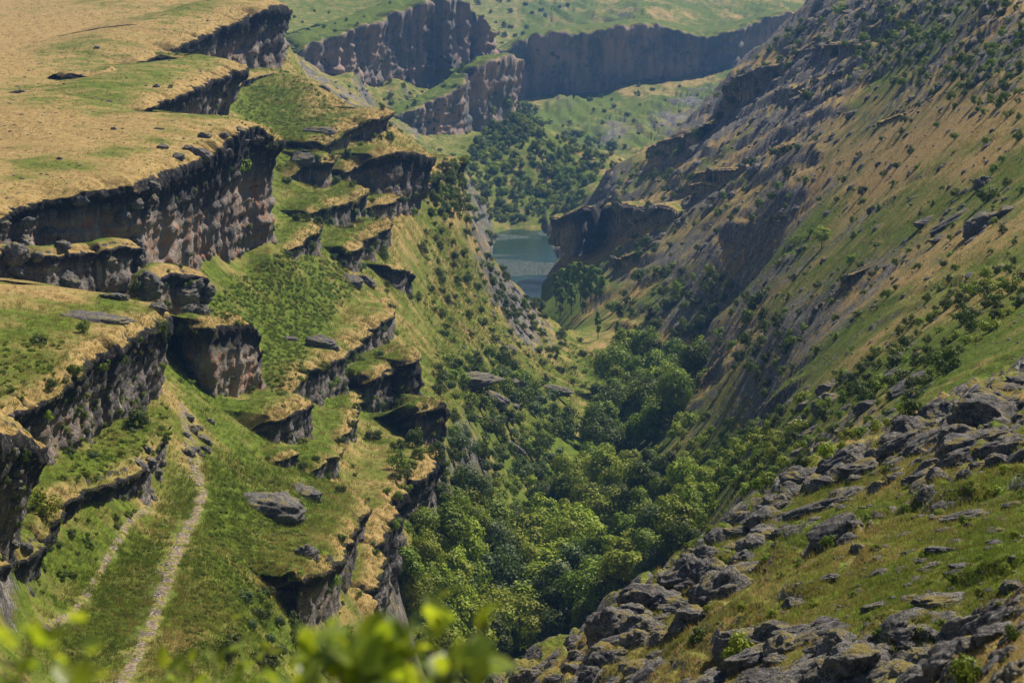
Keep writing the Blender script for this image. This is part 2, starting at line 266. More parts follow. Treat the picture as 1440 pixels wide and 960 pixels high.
# ------------------------------------------------------------------ base terrain: control points (px, py, distance, rock, green)
CT = [
 # near right slope
 (1440,960,42,.8,.62),(1300,960,46,.85,.62),(1200,955,50,.8,.62),(1100,960,55,.6,.5),(950,960,62,.5,.6),(800,965,72,.7,.5),(700,985,80,.8,.62),
 (1440,850,52,.6,.5),(1300,880,54,.6,.5),(1300,820,60,.5,.65),(1150,850,63,.5,.55),(1000,850,73,.55,.62),
 (1440,750,64,.46,.7),(1300,750,69,.52,.65),(1150,765,78,.54,.6),(1040,770,90,.6,.62),
 (1440,670,78,.54,.7),(1300,650,90,.5,.5),(1200,700,92,.5,.65),(1180,655,104,.7,.5),(1380,640,84,.6,.5),
 (1440,565,103,.9,.62),(1300,590,116,.8,.5),(1380,570,106,.95,.62),(1200,625,120,.75,.5),
 (700,958,86,.8,.62),(800,915,86,.8,.62),(865,858,88,.8,.62),(950,800,94,.85,.62),(1045,712,112,.85,.62),(1130,660,120,.8,.45),
 # right slope
 (1440,520,135,.3,.45),(1440,450,170,.15,.5),(1440,350,225,.15,.5),(1440,250,275,.1,.55),(1440,150,330,.25,.5),(1440,50,400,.45,.5),(1440,-60,480,.5,.5),
 (1150,-10,900,.5,.3),(1300,-50,680,.5,.3),(1200,-40,860,.5,.3),(1040,85,900,.6,.2),
 # valley floor
 (600,965,236,.1,.9),(640,900,262,0,.9),(700,800,316,0,.9),(760,695,380,.1,.8),(830,700,374,0,.9),(900,640,432,0,.9),(940,600,472,0,.8),(1000,570,490,.1,.8),
 (885,545,520,.1,.8),(825,460,640,.1,.9),(800,425,710,.1,.9),(768,405,775,.2,.8),(1000,650,330,.1,.7),(1055,605,318,.2,.7),(960,700,310,.1,.8),(900,770,295,.1,.8),(780,850,285,.1,.8),(700,950,255,.1,.8),
 # spur in the middle
 (690,352,572,.05,.65),(730,402,592,.35,.6),(760,440,592,.3,.5),(820,475,580,.1,.55),(872,530,522,.1,.5),
 (700,450,490,.25,.6),(700,550,405,.2,.7),(750,550,452,.2,.6),(800,600,435,.2,.6),(700,640,362,.2,.8),(700,710,335,.3,.7),(750,640,396,.2,.6),
 (725,420,565,.85,.4),(730,470,520,.8,.4),(800,540,500,.15,.5),(640,700,298,.3,.6),(655,760,288,.2,.8),
 # wooded hill by the water and shore
 (650,245,900,.15,.75),(622,285,860,.2,.7),(700,292,950,.45,.8),(680,200,1000,.1,.8),(735,152,1050,.1,.8),(752,178,1035,.3,.6),(785,188,1045,.05,.6),(855,208,1020,.05,.4),
 (800,250,985,.1,.7),(765,292,955,.5,.6),(735,302,945,.75,.4),(690,304,940,.7,.4),(845,265,950,.2,.6),(640,300,840,.3,.6),(664,318,860,.5,.3),
 # far valley side
 (720,152,1400,.8,.8),(800,142,1410,.8,.8),(850,190,1260,.8,.8),(950,170,1260,.8,.8),(980,130,1360,.8,.8),(1060,112,1390,.8,.8),
 (905,15,1620,.56,.62),(1000,5,1780,.56,.62),(1100,8,1650,.56,.62),(700,35,1720,.56,.62),(760,12,1800,.56,.62),(900,-40,2300,.56,.62),(700,-40,2500,.56,.62),(1100,-40,2300,.56,.62),(900,-110,3200,.56,.62),(500,-70,2600,.56,.62),(1200,-80,2600,.56,.62),(250,-70,2400,.1,.5),
 (420,85,980,.8,.5),(450,122,900,.9,.5),(520,152,940,.9,.5),(560,172,960,.8,.6),(620,192,1050,.7,.6),(682,197,1105,.3,.5),(500,100,1050,.8,.6),(560,112,1110,.7,.7),
 (420,22,1250,.5,.7),(520,12,1300,.5,.7),(600,-20,1350,.56,.62),(400,-30,1550,.56,.62),
 # left plateau tiers
 (0,62,530,.02,0.02),(100,45,560,.02,0.02),(200,55,520,.02,0.02),(300,12,640,.02,0.02),(0,0,720,.02,0.02),(200,-30,860,.02,0.02),(360,-20,780,.02,0.02),(-150,60,540,0,0.02),(-150,-30,860,0,0.02),
 (0,100,432,.02,0.07),(100,112,412,.02,.4),(180,122,398,.02,.5),(250,96,435,.02,.4),(-150,110,430,0,0.12),
 (0,200,312,.02,-0.03),(100,215,304,.02,0.02),(200,200,322,.02,-0.03),(270,202,322,.03,0.02),(0,265,270,.05,0.17),(-150,210,310,0,0.02),
 (0,400,218,.1,.2),(100,412,206,.1,.2),(50,470,185,.05,0.54),(-100,480,180,0,.4),(-100,560,150,0,.4),
 (120,620,172,.1,.6),(180,600,182,.1,.6),
 # path terrace
 (275,640,196,.15,.5),(262,600,208,.3,.5),(242,565,212,.4,.4),(205,712,174,.05,.6),(130,790,151,.02,.85),(40,890,131,.02,.8),(20,905,127,.05,.7),(75,835,143,.05,.7),(180,800,153,.02,.8),(240,700,181,.02,.7),(180,960,125,.02,.6),(80,960,122,.02,.8),(260,900,138,.02,.5),
]
# control points out of sight: (px, distance, z, rock, green)
CH = [(-300,2.4,-2.7,.1,.7),(720,2.4,-2.7,.1,.7),(1740,2.4,-2.5,.1,.7),(-300,6,-3.6,.1,.7),(350,6,-3.6,.1,.7),(720,6,-3.6,.1,.7),(1100,6,-3.3,.1,.7),(1740,6,-3.0,.1,.7),(-300,11,-9,.3,.5),(350,11,-9,.3,.5),(720,11,-9,.3,.5),(1100,11,-7,.3,.5),(1740,11,-5,.3,.5),
 (720,22,-16,.3,.4),(1100,22,-13,.3,.4),(1440,22,-9,.3,.4),(1800,30,-7,.3,.4),(1800,100,-14,.3,.4),(1750,300,-12,.3,.4),(1700,600,0,.3,.4),(300,22,-17,.2,.5),(-100,40,-24,.2,.5),(-200,100,-34,.2,.5),(300,60,-34,.2,.5),(600,60,-36,.2,.5),(100,100,-44,.2,.5),
 (600,120,-56,.2,.5),(600,185,-76,.2,.5),(720,110,-52,.2,.5),(720,180,-76,.2,.5),(820,115,-49,.2,.5),(820,180,-74,.2,.5),(890,125,-50,.2,.5),(960,135,-51,.2,.5),(960,200,-72,.2,.5),(1050,155,-52,.2,.6),(1130,155,-47,.2,.6),(350,110,-50,.2,.5),(480,130,-56,.2,.5),(540,180,-70,.2,.5),
 (600,590,-112,.05,.8),(650,640,-135,.05,.8),(700,670,-152,.1,.8),(745,680,-156,.2,.6),(560,600,-92,.2,.5),(500,620,-84,.2,.5),(430,700,-74,.2,.5),(390,740,-66,.2,.5),(560,720,-112,.2,.5),(480,800,-92,.2,.5),
 (705,780,-158,.4,.9),(720,860,-164,.4,.9),(755,840,-162,.4,.9),(800,860,-145,.4,.5),(785,810,-144,.4,.5),(792,900,-146,.4,.6),(720,905,-158,.5,.9),(690,930,-149,.6,.9),(750,938,-149,.6,.9),(830,900,-140,.4,.6),
 (1000,980,-130,.3,.3),(1100,1000,-110,.3,.3),(880,950,-140,.3,.3),(1200,950,-70,.3,.3),(1300,900,-40,.3,.3),(1500,800,-10,.3,.3),(1250,1500,-110,.2,.4),
 (740,1130,-138,.2,.5),(850,1100,-146,.2,.5),(720,1250,-148,.2,.3),(1700,2500,-60,.1,.5),(3200,4,-3,.2,.7),(3200,12,-7,.2,.7),(3200,30,-11,.3,.5),(3200,100,-10,.3,.5),(3200,300,-6,.3,.4),(3200,900,-4,.3,.4),(3200,2600,-40,.2,.5),(2200,12,-6,.3,.5),(2200,60,-12,.3,.5),(2200,250,-8,.3,.4),(2200,800,-2,.3,.4),(2200,2600,-50,.3,.4),(2200,1500,-30,.3,.4),(-1800,4,-3,.2,.6),(-1800,30,-22,.2,.4),(-1800,100,-33,.1,.2),(-1800,300,-36,.05,.1),(-1800,900,-34,.05,.1),(-1800,2600,-60,.1,.4),(-800,60,-30,.2,.3),(-800,250,-37,.05,.1),(-800,800,-34,.05,.1),(-250,700,-34,0,.2),(-250,250,-36,0,.2)]
FIELD = [  # (px, py, rock, green) on the valley sides
 (300,430,.02,.95),(350,410,.02,.95),(400,360,.02,.95),(450,400,.02,.75),(400,450,.02,.9),(500,410,.02,.35),(350,500,.05,.8),(400,520,.05,.8),(390,560,.05,.55),(402,105,.05,.3),(450,128,.05,.45),(500,150,.05,.25),
 (350,140,.1,.95),(400,150,.02,.95),(400,185,.02,.9),(400,230,.03,.8),(470,215,.02,.7),(400,300,.03,.75),(560,190,.02,.35),(600,212,.05,.25),(615,255,.1,.3),(560,265,.1,.3),(600,330,.05,.7),(500,330,.03,.7),
 (540,500,.1,.7),(570,470,.05,.5),(470,560,.05,.8),(450,610,.05,.7),(540,620,.05,.5),(560,590,.05,.6),(520,690,.05,.35),(330,640,.02,.85),(400,645,.02,.65),(340,720,.02,.95),(320,800,.03,.75),(430,720,.02,.7),(340,930,.1,.8),(420,930,.1,.7),(450,860,.3,.5),(480,830,.2,.45),
 (600,400,.1,.65),(620,450,.1,.7),(640,400,.15,.55),(640,540,.2,.7),(640,320,.1,.55),(640,620,.3,.7),
 (850,235,.5,.2),(850,360,.5,.3),(900,230,.5,.2),(930,260,.5,.2),(900,370,.4,.25),(900,440,.4,.3),(1000,150,.6,.2),(1000,250,.5,.2),(1000,350,.42,.35),(1000,450,.38,.5),(1000,530,.4,.4),
 (1100,50,.5,.2),(1100,120,.6,.2),(1100,200,.5,.15),(1100,270,.45,.1),(1100,350,.3,.4),(1100,450,.3,.45),(1100,540,.3,.5),(1100,600,.2,.6),
 (1200,0,.6,.3),(1200,100,.6,.3),(1200,200,.15,.2),(1200,300,.12,.2),(1200,400,.2,.3),(1200,500,.12,.3),(1200,580,.25,.45),(1300,0,.5,.4),(1300,100,.4,.4),(1300,200,.1,.3),(1300,300,.08,.35),(1300,400,.15,.35),(1300,480,.1,.4),(1300,560,.3,.5)]
def near_field(px, py):
    f = min(FIELD, key=lambda f: (f[0] - px) ** 2 + (f[1] - py) ** 2); return f[2:]
for S in (SLOPE_L, SLOPE_R):
    for px, col_ in S.items():
        for py, d in col_: CT.append((px, py, d) + near_field(px, py))
PC = []
for px, py, d, rk, g in CT:
    p = at(px, py, d); PC.append((p[0], p[1], p[2], rk, g, 1))
for px, d, z, rk, g in CH:
    PC.append(((px - 720) / FPX * d, d, z, rk, g, .6))
for Lg in LEDGES:
    P = np.array([at(a, b, d) for a, b, d, h in Lg['pts']]); H = np.array([p[3] for p in Lg['pts']], float)
    Lg['P'], Lg['H'] = P, H
    for p, h in zip(P, H):
        if Lg.get('auto', Lg['name'] == 'rock_ledge') or Lg['L'] < 13: continue
        q = p[:2] - Lg['V'] * .12 * h; PC.append((q[0], q[1], p[2] - h, .2, .6, 1))
        q = p[:2] + Lg['V'] * .3 * h; PC.append((q[0], q[1], p[2] - h * .9, .2, .5, 1))
PC = np.array(PC)
def uv(x, y): return np.stack([np.arctan2(x, y) * 4.2, np.log(np.hypot(x, y)) * 1.6], 1)
UC = uv(PC[:, 0], PC[:, 1]); DC = np.hypot(PC[:, 0], PC[:, 1])
def rbf_fit(U, val, lam):
    n = len(U); K = -np.linalg.norm(U[:, None] - U[None], axis=2)
    A = np.zeros((n + 3, n + 3)); A[:n, :n] = K - np.eye(n) * lam; A[:n, n] = 1; A[:n, n + 1:] = U; A[n, :n] = 1; A[n + 1:, :n] = U.T
    b = np.zeros((n + 3,) + val.shape[1:]); b[:n] = val
    return np.linalg.solve(A, b)
VAL = np.stack([PC[:, 2] / DC, PC[:, 3], PC[:, 4]], 1)
WZ = rbf_fit(UC, VAL[:, :1], .0012)
def rbf_eval(W, x, y):
    U = uv(x, y); n = len(UC); out = np.empty((len(U), W.shape[1]))
    for s in range(0, len(U), 20000):
        u = U[s:s + 20000]
        K = -np.sqrt(np.maximum((u ** 2).sum(1)[:, None] + (UC ** 2).sum(1)[None] - 2 * u @ UC.T, 0))
        out[s:s + 20000] = K @ W[:n] + W[n] + u @ W[n + 1:]
    return out

def idw(x, y):
    U = uv(x, y); out = np.empty((len(U), 2))
    for s in range(0, len(U), 20000):
        u = U[s:s + 20000]; D2 = np.maximum((u ** 2).sum(1)[:, None] + (UC ** 2).sum(1)[None] - 2 * u @ UC.T, 0)
        W = PC[:, 5][None] / (D2 + .0006) ** 2; out[s:s + 20000] = W @ PC[:, 3:5] / W.sum(1)[:, None]
    return out
# coarse polar table of the smooth ground, refined by bilinear look-up
AZ0, AZ1, R0, R1 = R(-46), R(46), 2.4, 3300.
NA, NR = 640, 500
ta = np.linspace(AZ0, AZ1, NA); tr = np.linspace(math.log(R0), math.log(R1), NR)
AA, RR = np.meshgrid(ta, tr); X = np.sin(AA) * np.exp(RR); Y = np.cos(AA) * np.exp(RR)
TZ = (rbf_eval(WZ, X.ravel(), Y.ravel())[:, 0]).reshape(NR, NA)
TA = idw(X.ravel(), Y.ravel()).reshape(NR, NA, 2)
def blur(T, k=1):
    for _ in range(k):
        T = np.pad(T, ((1, 1), (1, 1)) + ((0, 0),) * (T.ndim - 2), mode='edge')
        T = (T[:-2, 1:-1] + T[2:, 1:-1] + T[1:-1, :-2] + T[1:-1, 2:] + 4 * T[1:-1, 1:-1]) / 8
    return T
TZ = blur(TZ, 1); TA = blur(TA, 2)
def look(T, x, y):
    a = np.clip((np.arctan2(x, y) - AZ0) / (AZ1 - AZ0) * (NA - 1), 0, NA - 1.001)
    r = np.clip((np.log(np.hypot(x, y)) - tr[0]) / (tr[-1] - tr[0]) * (NR - 1), 0, NR - 1.001)
    i = a.astype(int); j = r.astype(int); fa = a - i; fr = r - j
    if T.ndim == 3: fa = fa[:, None]; fr = fr[:, None]
    return (T[j, i] * (1 - fa) + T[j, i + 1] * fa) * (1 - fr) + (T[j + 1, i] * (1 - fa) + T[j + 1, i + 1] * fa) * fr
def base_z(x, y): return look(TZ, x, y) * np.hypot(x, y)
def base_attr(x, y):
    a = look(TA, x, y); return a[:, 0], a[:, 1]
def streak(x, y, lu, lv, k=0, o=4):
    """noise drawn out along the dip of the beds of the right-hand slope"""
    u = .19 * x - .982 * y; v = .982 * x + .19 * y
    return fbm(np.stack([u / lu, v / lv, 0 * x + k], 1), o)
def beds(x, y, sw, k):
    """stepped outcrop of tilted beds: abrupt risers, long treads"""
    q = (.982 * x + .19 * y) / sw + 1.3 * streak(x, y, 9 * sw, 3.2 * sw, k, 3); fr = q - np.floor(q); i = np.floor(q)
    amp = .35 + .65 * np.abs(np.sin(i * 12.9898 + k) * 43758.5453 % 1)
    return (smooth(0, .16, fr) * (1 - fr) - .42) * amp
def relief(x, y, rock):
    """rocky relief added to the smooth ground"""
    d = np.hypot(x, y); z0 = np.zeros_like(x); right = smooth(0, 14, x)
    far = smooth(250, 900, d); near = 1 - smooth(90, 190, d)
    n = fbm(np.stack([x / 26, y / 26, z0], 1), 5) * 1.3 * (.35 + rock * 1.2) * (.5 + smooth(60, 250, d) * .5) + far * fbm(np.stack([x / 80, y / 80, z0], 1), 4) * 5 * (.4 + rock)
    msk = smooth(.2, .75, rock + .5 * fbm(np.stack([x / 17, y / 17, z0 + 4], 1), 3))
    n2 = fbm(np.stack([x / 8, y / 8, z0 + 2], 1), 5, .6, True) * (1.0 + 1.6 * far) * msk * (1 - near)
    n3 = fbm(np.stack([x / 3, y / 3, z0 + 9], 1), 3) * .28 * np.clip(d / 300, .25, 1.5)
    om = smooth(.15, .6, rock + .6 * streak(x, y, 40, 11, 5, 4)) * right * (1 - near)
    n4 = om * (beds(x, y, 12, 1) * 4.6 * smooth(330, 560, d) + beds(x, y, 5.5, 2) * 3.0 * smooth(150, 260, d) * (1 - .5 * far) + beds(x, y, 2.4, 3) * 1.1 * (1 - smooth(400, 700, d)))
    z = n + n2 + n3 + n4
    s = np.where(near > 0)[0]
    if len(s):                                   # broken limestone pavement close to the camera
        p = np.stack([x[s], y[s], z0[s]], 1); p = p + .5 * np.stack([fbm(p / 2.2 + 3, 3), fbm(p / 2.2 + 8, 3), z0[s]], 1)
        f1, f2 = cells(p / np.array([2.3, 3.1, 1])); f3, f4 = cells(p / np.array([.9, 1.2, 1]) + 5)
        m = smooth(.42, .72, rock[s] + .55 * fbm(p / 9 + 6, 4)) * near[s]
        z[s] += m * (np.clip(f2 - f1, 0, .42) * 2.1 - .25 + .35 * np.clip(f4 - f3, 0, .4) + .5 * fbm(p / 3.5 + 2, 4, .6, True))
    return z
def ground_z(x, y):
    rk, g = base_attr(x, y); return base_z(x, y) + relief(x, y, rk)

# ------------------------------------------------------------------ the ground sheet
GA, GRn = 760, 820
aa = np.concatenate([np.linspace(AZ0, R(-15.6), 46)[:-1], np.linspace(R(-15.6), R(15.6), GA - 90), np.linspace(R(15.6), AZ1, 46)[1:]]); rr = np.concatenate([np.linspace(math.log(R0), math.log(30), 70)[:-1], np.linspace(math.log(30), math.log(R1), GRn - 69)])
AA, RR = np.meshgrid(aa, rr); gx = (np.sin(AA) * np.exp(RR)).ravel(); gy = (np.cos(AA) * np.exp(RR)).ravel()
grk, ggr = base_attr(gx, gy); gz = ground_z(gx, gy)
# path: two stony tracks on the lower left terrace
PATHS = [([(150,985,118),(185,930,131),(215,850,143),(250,770,160),(272,720,172),(285,680,184),(272,650,192),(262,620,203),(258,590,214)], .72),
         ([(60,890,133),(110,840,143),(160,782,155),(195,738,166),(212,712,174),(205,700,178)], .42)]
def seg_dist(x, y, pts):
    best = np.full(len(x), 1e9)
    for a, b in zip(pts[:-1], pts[1:]):
        ab = b - a; t = np.clip(((x - a[0]) * ab[0] + (y - a[1]) * ab[1]) / (ab @ ab), 0, 1)
        best = np.minimum(best, np.hypot(x - a[0] - ab[0] * t, y - a[1] - ab[1] * t))
    return best
PXY = [(np.array([at(*p)[:2] for p in pts]), wd) for pts, wd in PATHS]
def path_mask(x, y):
    m = np.zeros(len(x)); sel = np.where((np.hypot(x, y) < 240) & (x < -15))[0]
    if len(sel):
        wob = fbm(np.stack([x[sel] / 2.5, y[sel] / 2.5, 0 * x[sel]], 1), 3)
        for pts, wd in PXY: m[sel] = np.maximum(m[sel], (1 - smooth(wd * .45, wd * 1.5, seg_dist(x[sel], y[sel], pts) + wob * 1.5)) * .85)
    return m
gd = path_mask(gx, gy) * .5
right_ = smooth(0, 14, gx); kk = np.clip(np.hypot(gx, gy) / 250, .3, 3)
grk = grk + right_ * (.75 * streak(gx, gy, 80, 17, 3, 6) + .2) * smooth(100, 190, np.hypot(gx, gy)); grk = grk + (1 - smooth(90, 190, np.hypot(gx, gy))) * right_ * .45 * fbm(np.stack([gx, gy, 0 * gx], 1) / 9 + 6, 4); ggr = ggr + right_ * (1.15 * streak(gx, gy, 90, 20, 8, 6) + .12)
gme = mesh_np('ground', np.stack([gx, gy, gz], 1), grid_faces(GRn, GA),
              M_GROUND, dict(rock=grk, green=ggr, warm=np.zeros(len(gx)), crust=np.zeros(len(gx)), dirt=gd))
tag(link('ground', gme), kind='structure')

def mat_path():
    N = NT('path'); P = N.n('ShaderNodeNewGeometry').outputs['Position']; n = N.noise(P, 2.2, 4, .65); n2 = N.noise(P, .5, 4, .6); v = N.n('ShaderNodeTexVoronoi'); N.set(v.inputs['Vector'], P); v.inputs['Scale'].default_value = 4.2
    peb = N.mix(N.ramp(v.outputs['Color'], .2, .8), rgb(.15, .13, .115), rgb(.46, .42, .38)); peb = N.mix(N.ramp(v.outputs['Distance'], .25, .5), peb, rgb(.10, .085, .07))
    soil = N.mix(N.ramp(n, .35, .65), rgb(.14, .105, .08), rgb(.27, .215, .17)); c = N.mix(N.ramp(n2, .42, .58), soil, peb); n3 = N.noise(P, .9, 4, .65); c = N.mix(N.ramp(n3, .46, .55), c, N.mix(N.ramp(n, .4, .6), rgb(.09, .11, .02), rgb(.25, .215, .075)))
    N.principled(c, .95, N.bump(N.math('SUBTRACT', 1.0, v.outputs['Distance']), .7, .12), .1); return N.m
M_PATH = mat_path()
GZ = gz.reshape(GRn, GA)
def sheet_z(x, y):
    a = np.clip(np.interp(np.arctan2(x, y), aa, np.arange(GA)), 0, GA - 1.001); r = np.interp(np.log(np.hypot(x, y)), rr, np.arange(GRn)); r = np.clip(r, 0, GRn - 1.001)
    i = a.astype(int); j = r.astype(int); fa = a - i; fr = r - j
    return (GZ[j, i] * (1 - fa) + GZ[j, i + 1] * fa) * (1 - fr) + (GZ[j + 1, i] * (1 - fa) + GZ[j + 1, i + 1] * fa) * fr
def catmull2(P, ds):
    t = np.r_[0, np.cumsum(np.linalg.norm(np.diff(P, axis=0), axis=1))]; k = np.linspace(0, t[-1], max(8, int(t[-1] / ds))); return np.stack([np.interp(k, t, P[:, i]) for i in range(2)], 1)
for pts, wd in PXY:
    C = catmull2(pts, .22)
    for _ in range(60): C[1:-1] = (C[:-2] + C[2:] + 2 * C[1:-1]) / 4
    T = np.gradient(C, axis=0); T /= np.linalg.norm(T, axis=1)[:, None]; Nn = np.stack([T[:, 1], -T[:, 0]], 1); z0 = np.zeros(len(C)); rows = []
    for u in np.linspace(-1, 1, 11):
        wv = wd * (.72 + .95 * fbm(np.column_stack([C / 3.2, z0 + (3 if u > 0 else 9)]), 5, .65)); wv = np.maximum(wv, .02); xy = C + Nn * (u * wv)[:, None]
        rows.append(np.column_stack([xy, sheet_z(xy[:, 0], xy[:, 1]) + .07 * (1 - abs(u) ** 4) - .03 * (abs(u) == 1) + .05 * fbm(np.column_stack([xy / .6, z0]), 2)]))
    tag(link('path', mesh_np('path', np.array(rows).reshape(-1, 3), grid_faces(11, len(C)), M_PATH)), kind='structure')

# ------------------------------------------------------------------ rock ledges as meshes
def catmull(P, ds):
    Q = np.vstack([2 * P[0] - P[1], P, 2 * P[-1] - P[-2]]); out = []
    for i in range(1, len(Q) - 2):
        p0, p1, p2, p3 = Q[i - 1:i + 3]; n = max(2, int(np.linalg.norm((p2 - p1)[:3]) / ds))
        t = np.linspace(0, 1, n, endpoint=False)[:, None]
        out.append(.5 * (2 * p1 + (p2 - p0) * t + (2 * p0 - 5 * p1 + 4 * p2 - p3) * t ** 2 + (3 * p1 - p0 - 3 * p2 + p3) * t ** 3))
    return np.vstack(out + [P[-1:]])
def build_ledge(Lg):
    V, L, ov = Lg['V'], Lg['L'], Lg['ov']; P = np.column_stack([Lg['P'], Lg['H']]); d0 = P[:, 1].mean()
    perp = np.array([-V[1], V[0]]); e = P[-1, :2] - P[-2, :2]
    if perp @ e < 0: perp = -perp
    if Lg['wrap']:
        h = P[-1, 3]; e = P[-1].copy()
        add = []
        for a, b, c, hh in ((.3, .25, 0, .95), (.9, .3, .0, .85), (1.8, .1, .1, .6), (3.0, 0, .2, .2)):
            q = e.copy(); q[:2] += V * a * h + perp * b * h; q[2] -= c * 0; q[3] = h * hh; add.append(q)
        P = np.vstack([P, add])
    e = P[0].copy(); t0 = (P[0] - P[1])[:2]; t0 /= np.linalg.norm(t0); e[:2] += t0 * (1 + 1.2 * e[3]) + V * .5 * e[3]; e[2] -= .9 * e[3] + .6; e[3] = .2
    P = np.vstack([e, P])
    if not Lg['wrap']:
        e = P[-1].copy(); t0 = (P[-1] - P[-2])[:2]; t0 /= np.linalg.norm(t0); e[:2] += t0 * (1 + 1.2 * e[3]) + V * .5 * e[3]; e[2] -= .9 * e[3] + .6; e[3] = .2
        P = np.vstack([P, e])
    ds = max(.28, d0 * .0011); C = catmull(P, ds); n = len(C); C[:, 3] = np.maximum(C[:, 3], .2)
    h = C[:, 3]; sc_ = np.clip(d0 / 300, .6, 4) * Lg.get('fine', 1); big = Lg['name'] == 'far_cliff'
    T = np.gradient(C[:, :2], axis=0); T /= np.linalg.norm(T, axis=1)[:, None] + 1e-9
    Nn = np.stack([T[:, 1], -T[:, 0]], 1); flip = np.sign((Nn * -V).sum(1).sum()) or 1; Nn *= flip
    k = 9; Ns = np.stack([np.convolve(np.pad(Nn[:, i], k, mode='edge'), np.ones(2 * k + 1) / (2 * k + 1), 'valid') for i in (0, 1)], 1)
    Ns /= np.linalg.norm(Ns, axis=1)[:, None] + 1e-9
    # wander of the brim
    wn_ = fbm(np.column_stack([C[:, :2] / (7 * sc_), 0 * h]), 4, .48) * 1.3
    C[:, :2] += Ns * (wn_ * np.minimum(1.6 * sc_, .35 * h + .2))[:, None]
    C[:, 2] += fbm(np.column_stack([C[:, :2] / (3 * sc_), 0 * h + 5]), 3) * np.minimum((1.6 if big else .5) * sc_, .12 * h + .05)
    C[:, 2] += .18 * np.minimum(h, 3.5)
    nt_ = smooth(.12, .5, fbm(np.column_stack([C[:, :2] / (6.5 * sc_), 0 * h + 21]), 3)); C[:, 2] -= nt_ * np.minimum(.28 * h, 2.2 * sc_); C[:, :2] -= Ns * (nt_ * np.minimum(.3 * h, 2 * sc_))[:, None]; h = h - nt_ * np.minimum(.28 * h, 2.2 * sc_)
    rows, at_rock, at_warm, at_crust, at_green, at_dirt = [], [], [], [], [], []
    # top, from the back towards the brim
    kz = max(4, n // 14); Zs = np.convolve(np.pad(C[:, 2], kz, mode='edge'), np.ones(2 * kz + 1) / (2 * kz + 1), 'valid')
    nt = 26; ts = np.linspace(1, 0, nt) ** 1.7
    for t in ts:
        s = t * L; xy = C[:, :2] + V * s
        bz = ground_z(xy[:, 0], xy[:, 1]); rise = np.minimum(.10 * s, 2.0)
        fz = float(smooth(0, 3.5 * sc_, s)); z = C[:, 2] * (1 - fz) + Zs * fz + rise
        wgt = smooth(.25, 1, np.full(n, t)); z = z * (1 - wgt) + (bz - .5) * wgt
        z = np.maximum(z, np.where(t > .12, bz + .06 - .6 * wgt, -1e9))
        z += fbm(np.column_stack([xy / (2.2 * sc_), 0 * h]), 3) * .22 * sc_ * min(1, t * 12)
        z -= .22 * np.minimum(h, 3.5) * (1 - smooth(0, 1.3 * sc_, np.full(n, s))) ** 1.5
        rows.append(np.column_stack([xy, z])); rk, g = base_attr(xy[:, 0], xy[:, 1])
        edge = 1 - smooth(.0, 2.6 * sc_, np.full(n, s))
        g = np.clip(g * smooth(0, .35, np.full(n, t)) + (Lg.get('green', .1) + .12) * (1 - smooth(0, .5, np.full(n, t))), -.3, 1)
        at_rock.append(rk * .5 + Lg.get('top', 0) + .5 * (1 - smooth(0, 1.2 * sc_, np.full(n, s))) * smooth(.8, 4, h)); at_green.append(g + (.3 if big else .1 - .38 * edge)); at_warm.append(0 * h); at_crust.append(0 * h + .7); at_dirt.append(0 * h)
    # face
    bedn = fbm(np.column_stack([C[:, :2] / (22 * sc_), 0 * h + 8]), 3)
    ns = max(16, int(np.max(h) * 1.15 / ds * .8)); ns = min(ns, 60)
    for kq in range(1, ns + 1):
        q = kq / ns
        down = h * q * 1.22 + .25 * q
        o = .10 * np.minimum(h, 5) * math.sin(min(1, q / .16) * math.pi) * .8 - ov * h * float(smooth(.08, .55, q)) + .22 * ov * h * float(smooth(.6, 1, q))
        bh = max(1.0 * sc_, float(h.max()) / 7); bq = q * h / bh + 1.6 * bedn; bi = np.floor(bq); bf = bq - bi
        hv = lambda i: (np.abs(np.sin(i * 78.233 + 3.1)) * 437.585) % 1 - .5
        step_ = hv(bi) + (hv(bi + 1) - hv(bi)) * smooth(.8, 1, bf)
        o = o + step_ * np.minimum(.16 * h, 1.3 * sc_) * float(smooth(.05, .15, q)) + Lg.get('tier', 0) * h * np.floor(q * 3 + .5 * bedn + .3) / 3
        rows.append(np.column_stack([C[:, :2] + Ns * o[:, None], C[:, 2] - .22 * np.minimum(h, 3.5) - down]))
        at_rock.append(0 * h + .55 + .5 * min(1, q * 6)); at_green.append(0 * h + .3)
        at_warm.append(0 * h + Lg.get('warm', .25) * float(smooth(.22, .5, q))); at_crust.append((0 * h + 1 - .9 * float(smooth(.12, .4, q)) + .25 * float(smooth(.85, 1, q))) * Lg.get('crust', 1)); at_dirt.append(0 * h)
    nr = len(rows); Vv = np.array(rows); G = Vv.reshape(-1, 3)
    # rocky displacement, strongest on the face
    wface = np.zeros((nr, n)); wface[nt:] = 1; wface[nt - 3:nt] = [[.15], [.4], [.7]]
    wface *= np.minimum(h * .2 + .05, 1.25 * sc_)[None]
    Q = G.copy(); p1 = Q / np.array([3.2, 3.2, 4.5]) / sc_; f1, f2 = cells(p1 + fbm(Q / 4, 2)[:, None] * .5)
    dsp = fbm(Q / np.array([7, 7, 11]) / sc_, 4, .6) * 1.5 + (np.clip(f2 - f1, 0, .5) - .2) * .35 + fbm(Q / np.array([2.6, 2.6, 13]) / sc_, 4, .6, True) * .55 + fbm(Q / np.array([1.3, 1.3, 1.0]) / sc_, 3, .6, True) * .22
    layer = fbm(np.column_stack([Q[:, :2] / 30, Q[:, 2] / (1.3 * sc_)]), 3) * .75
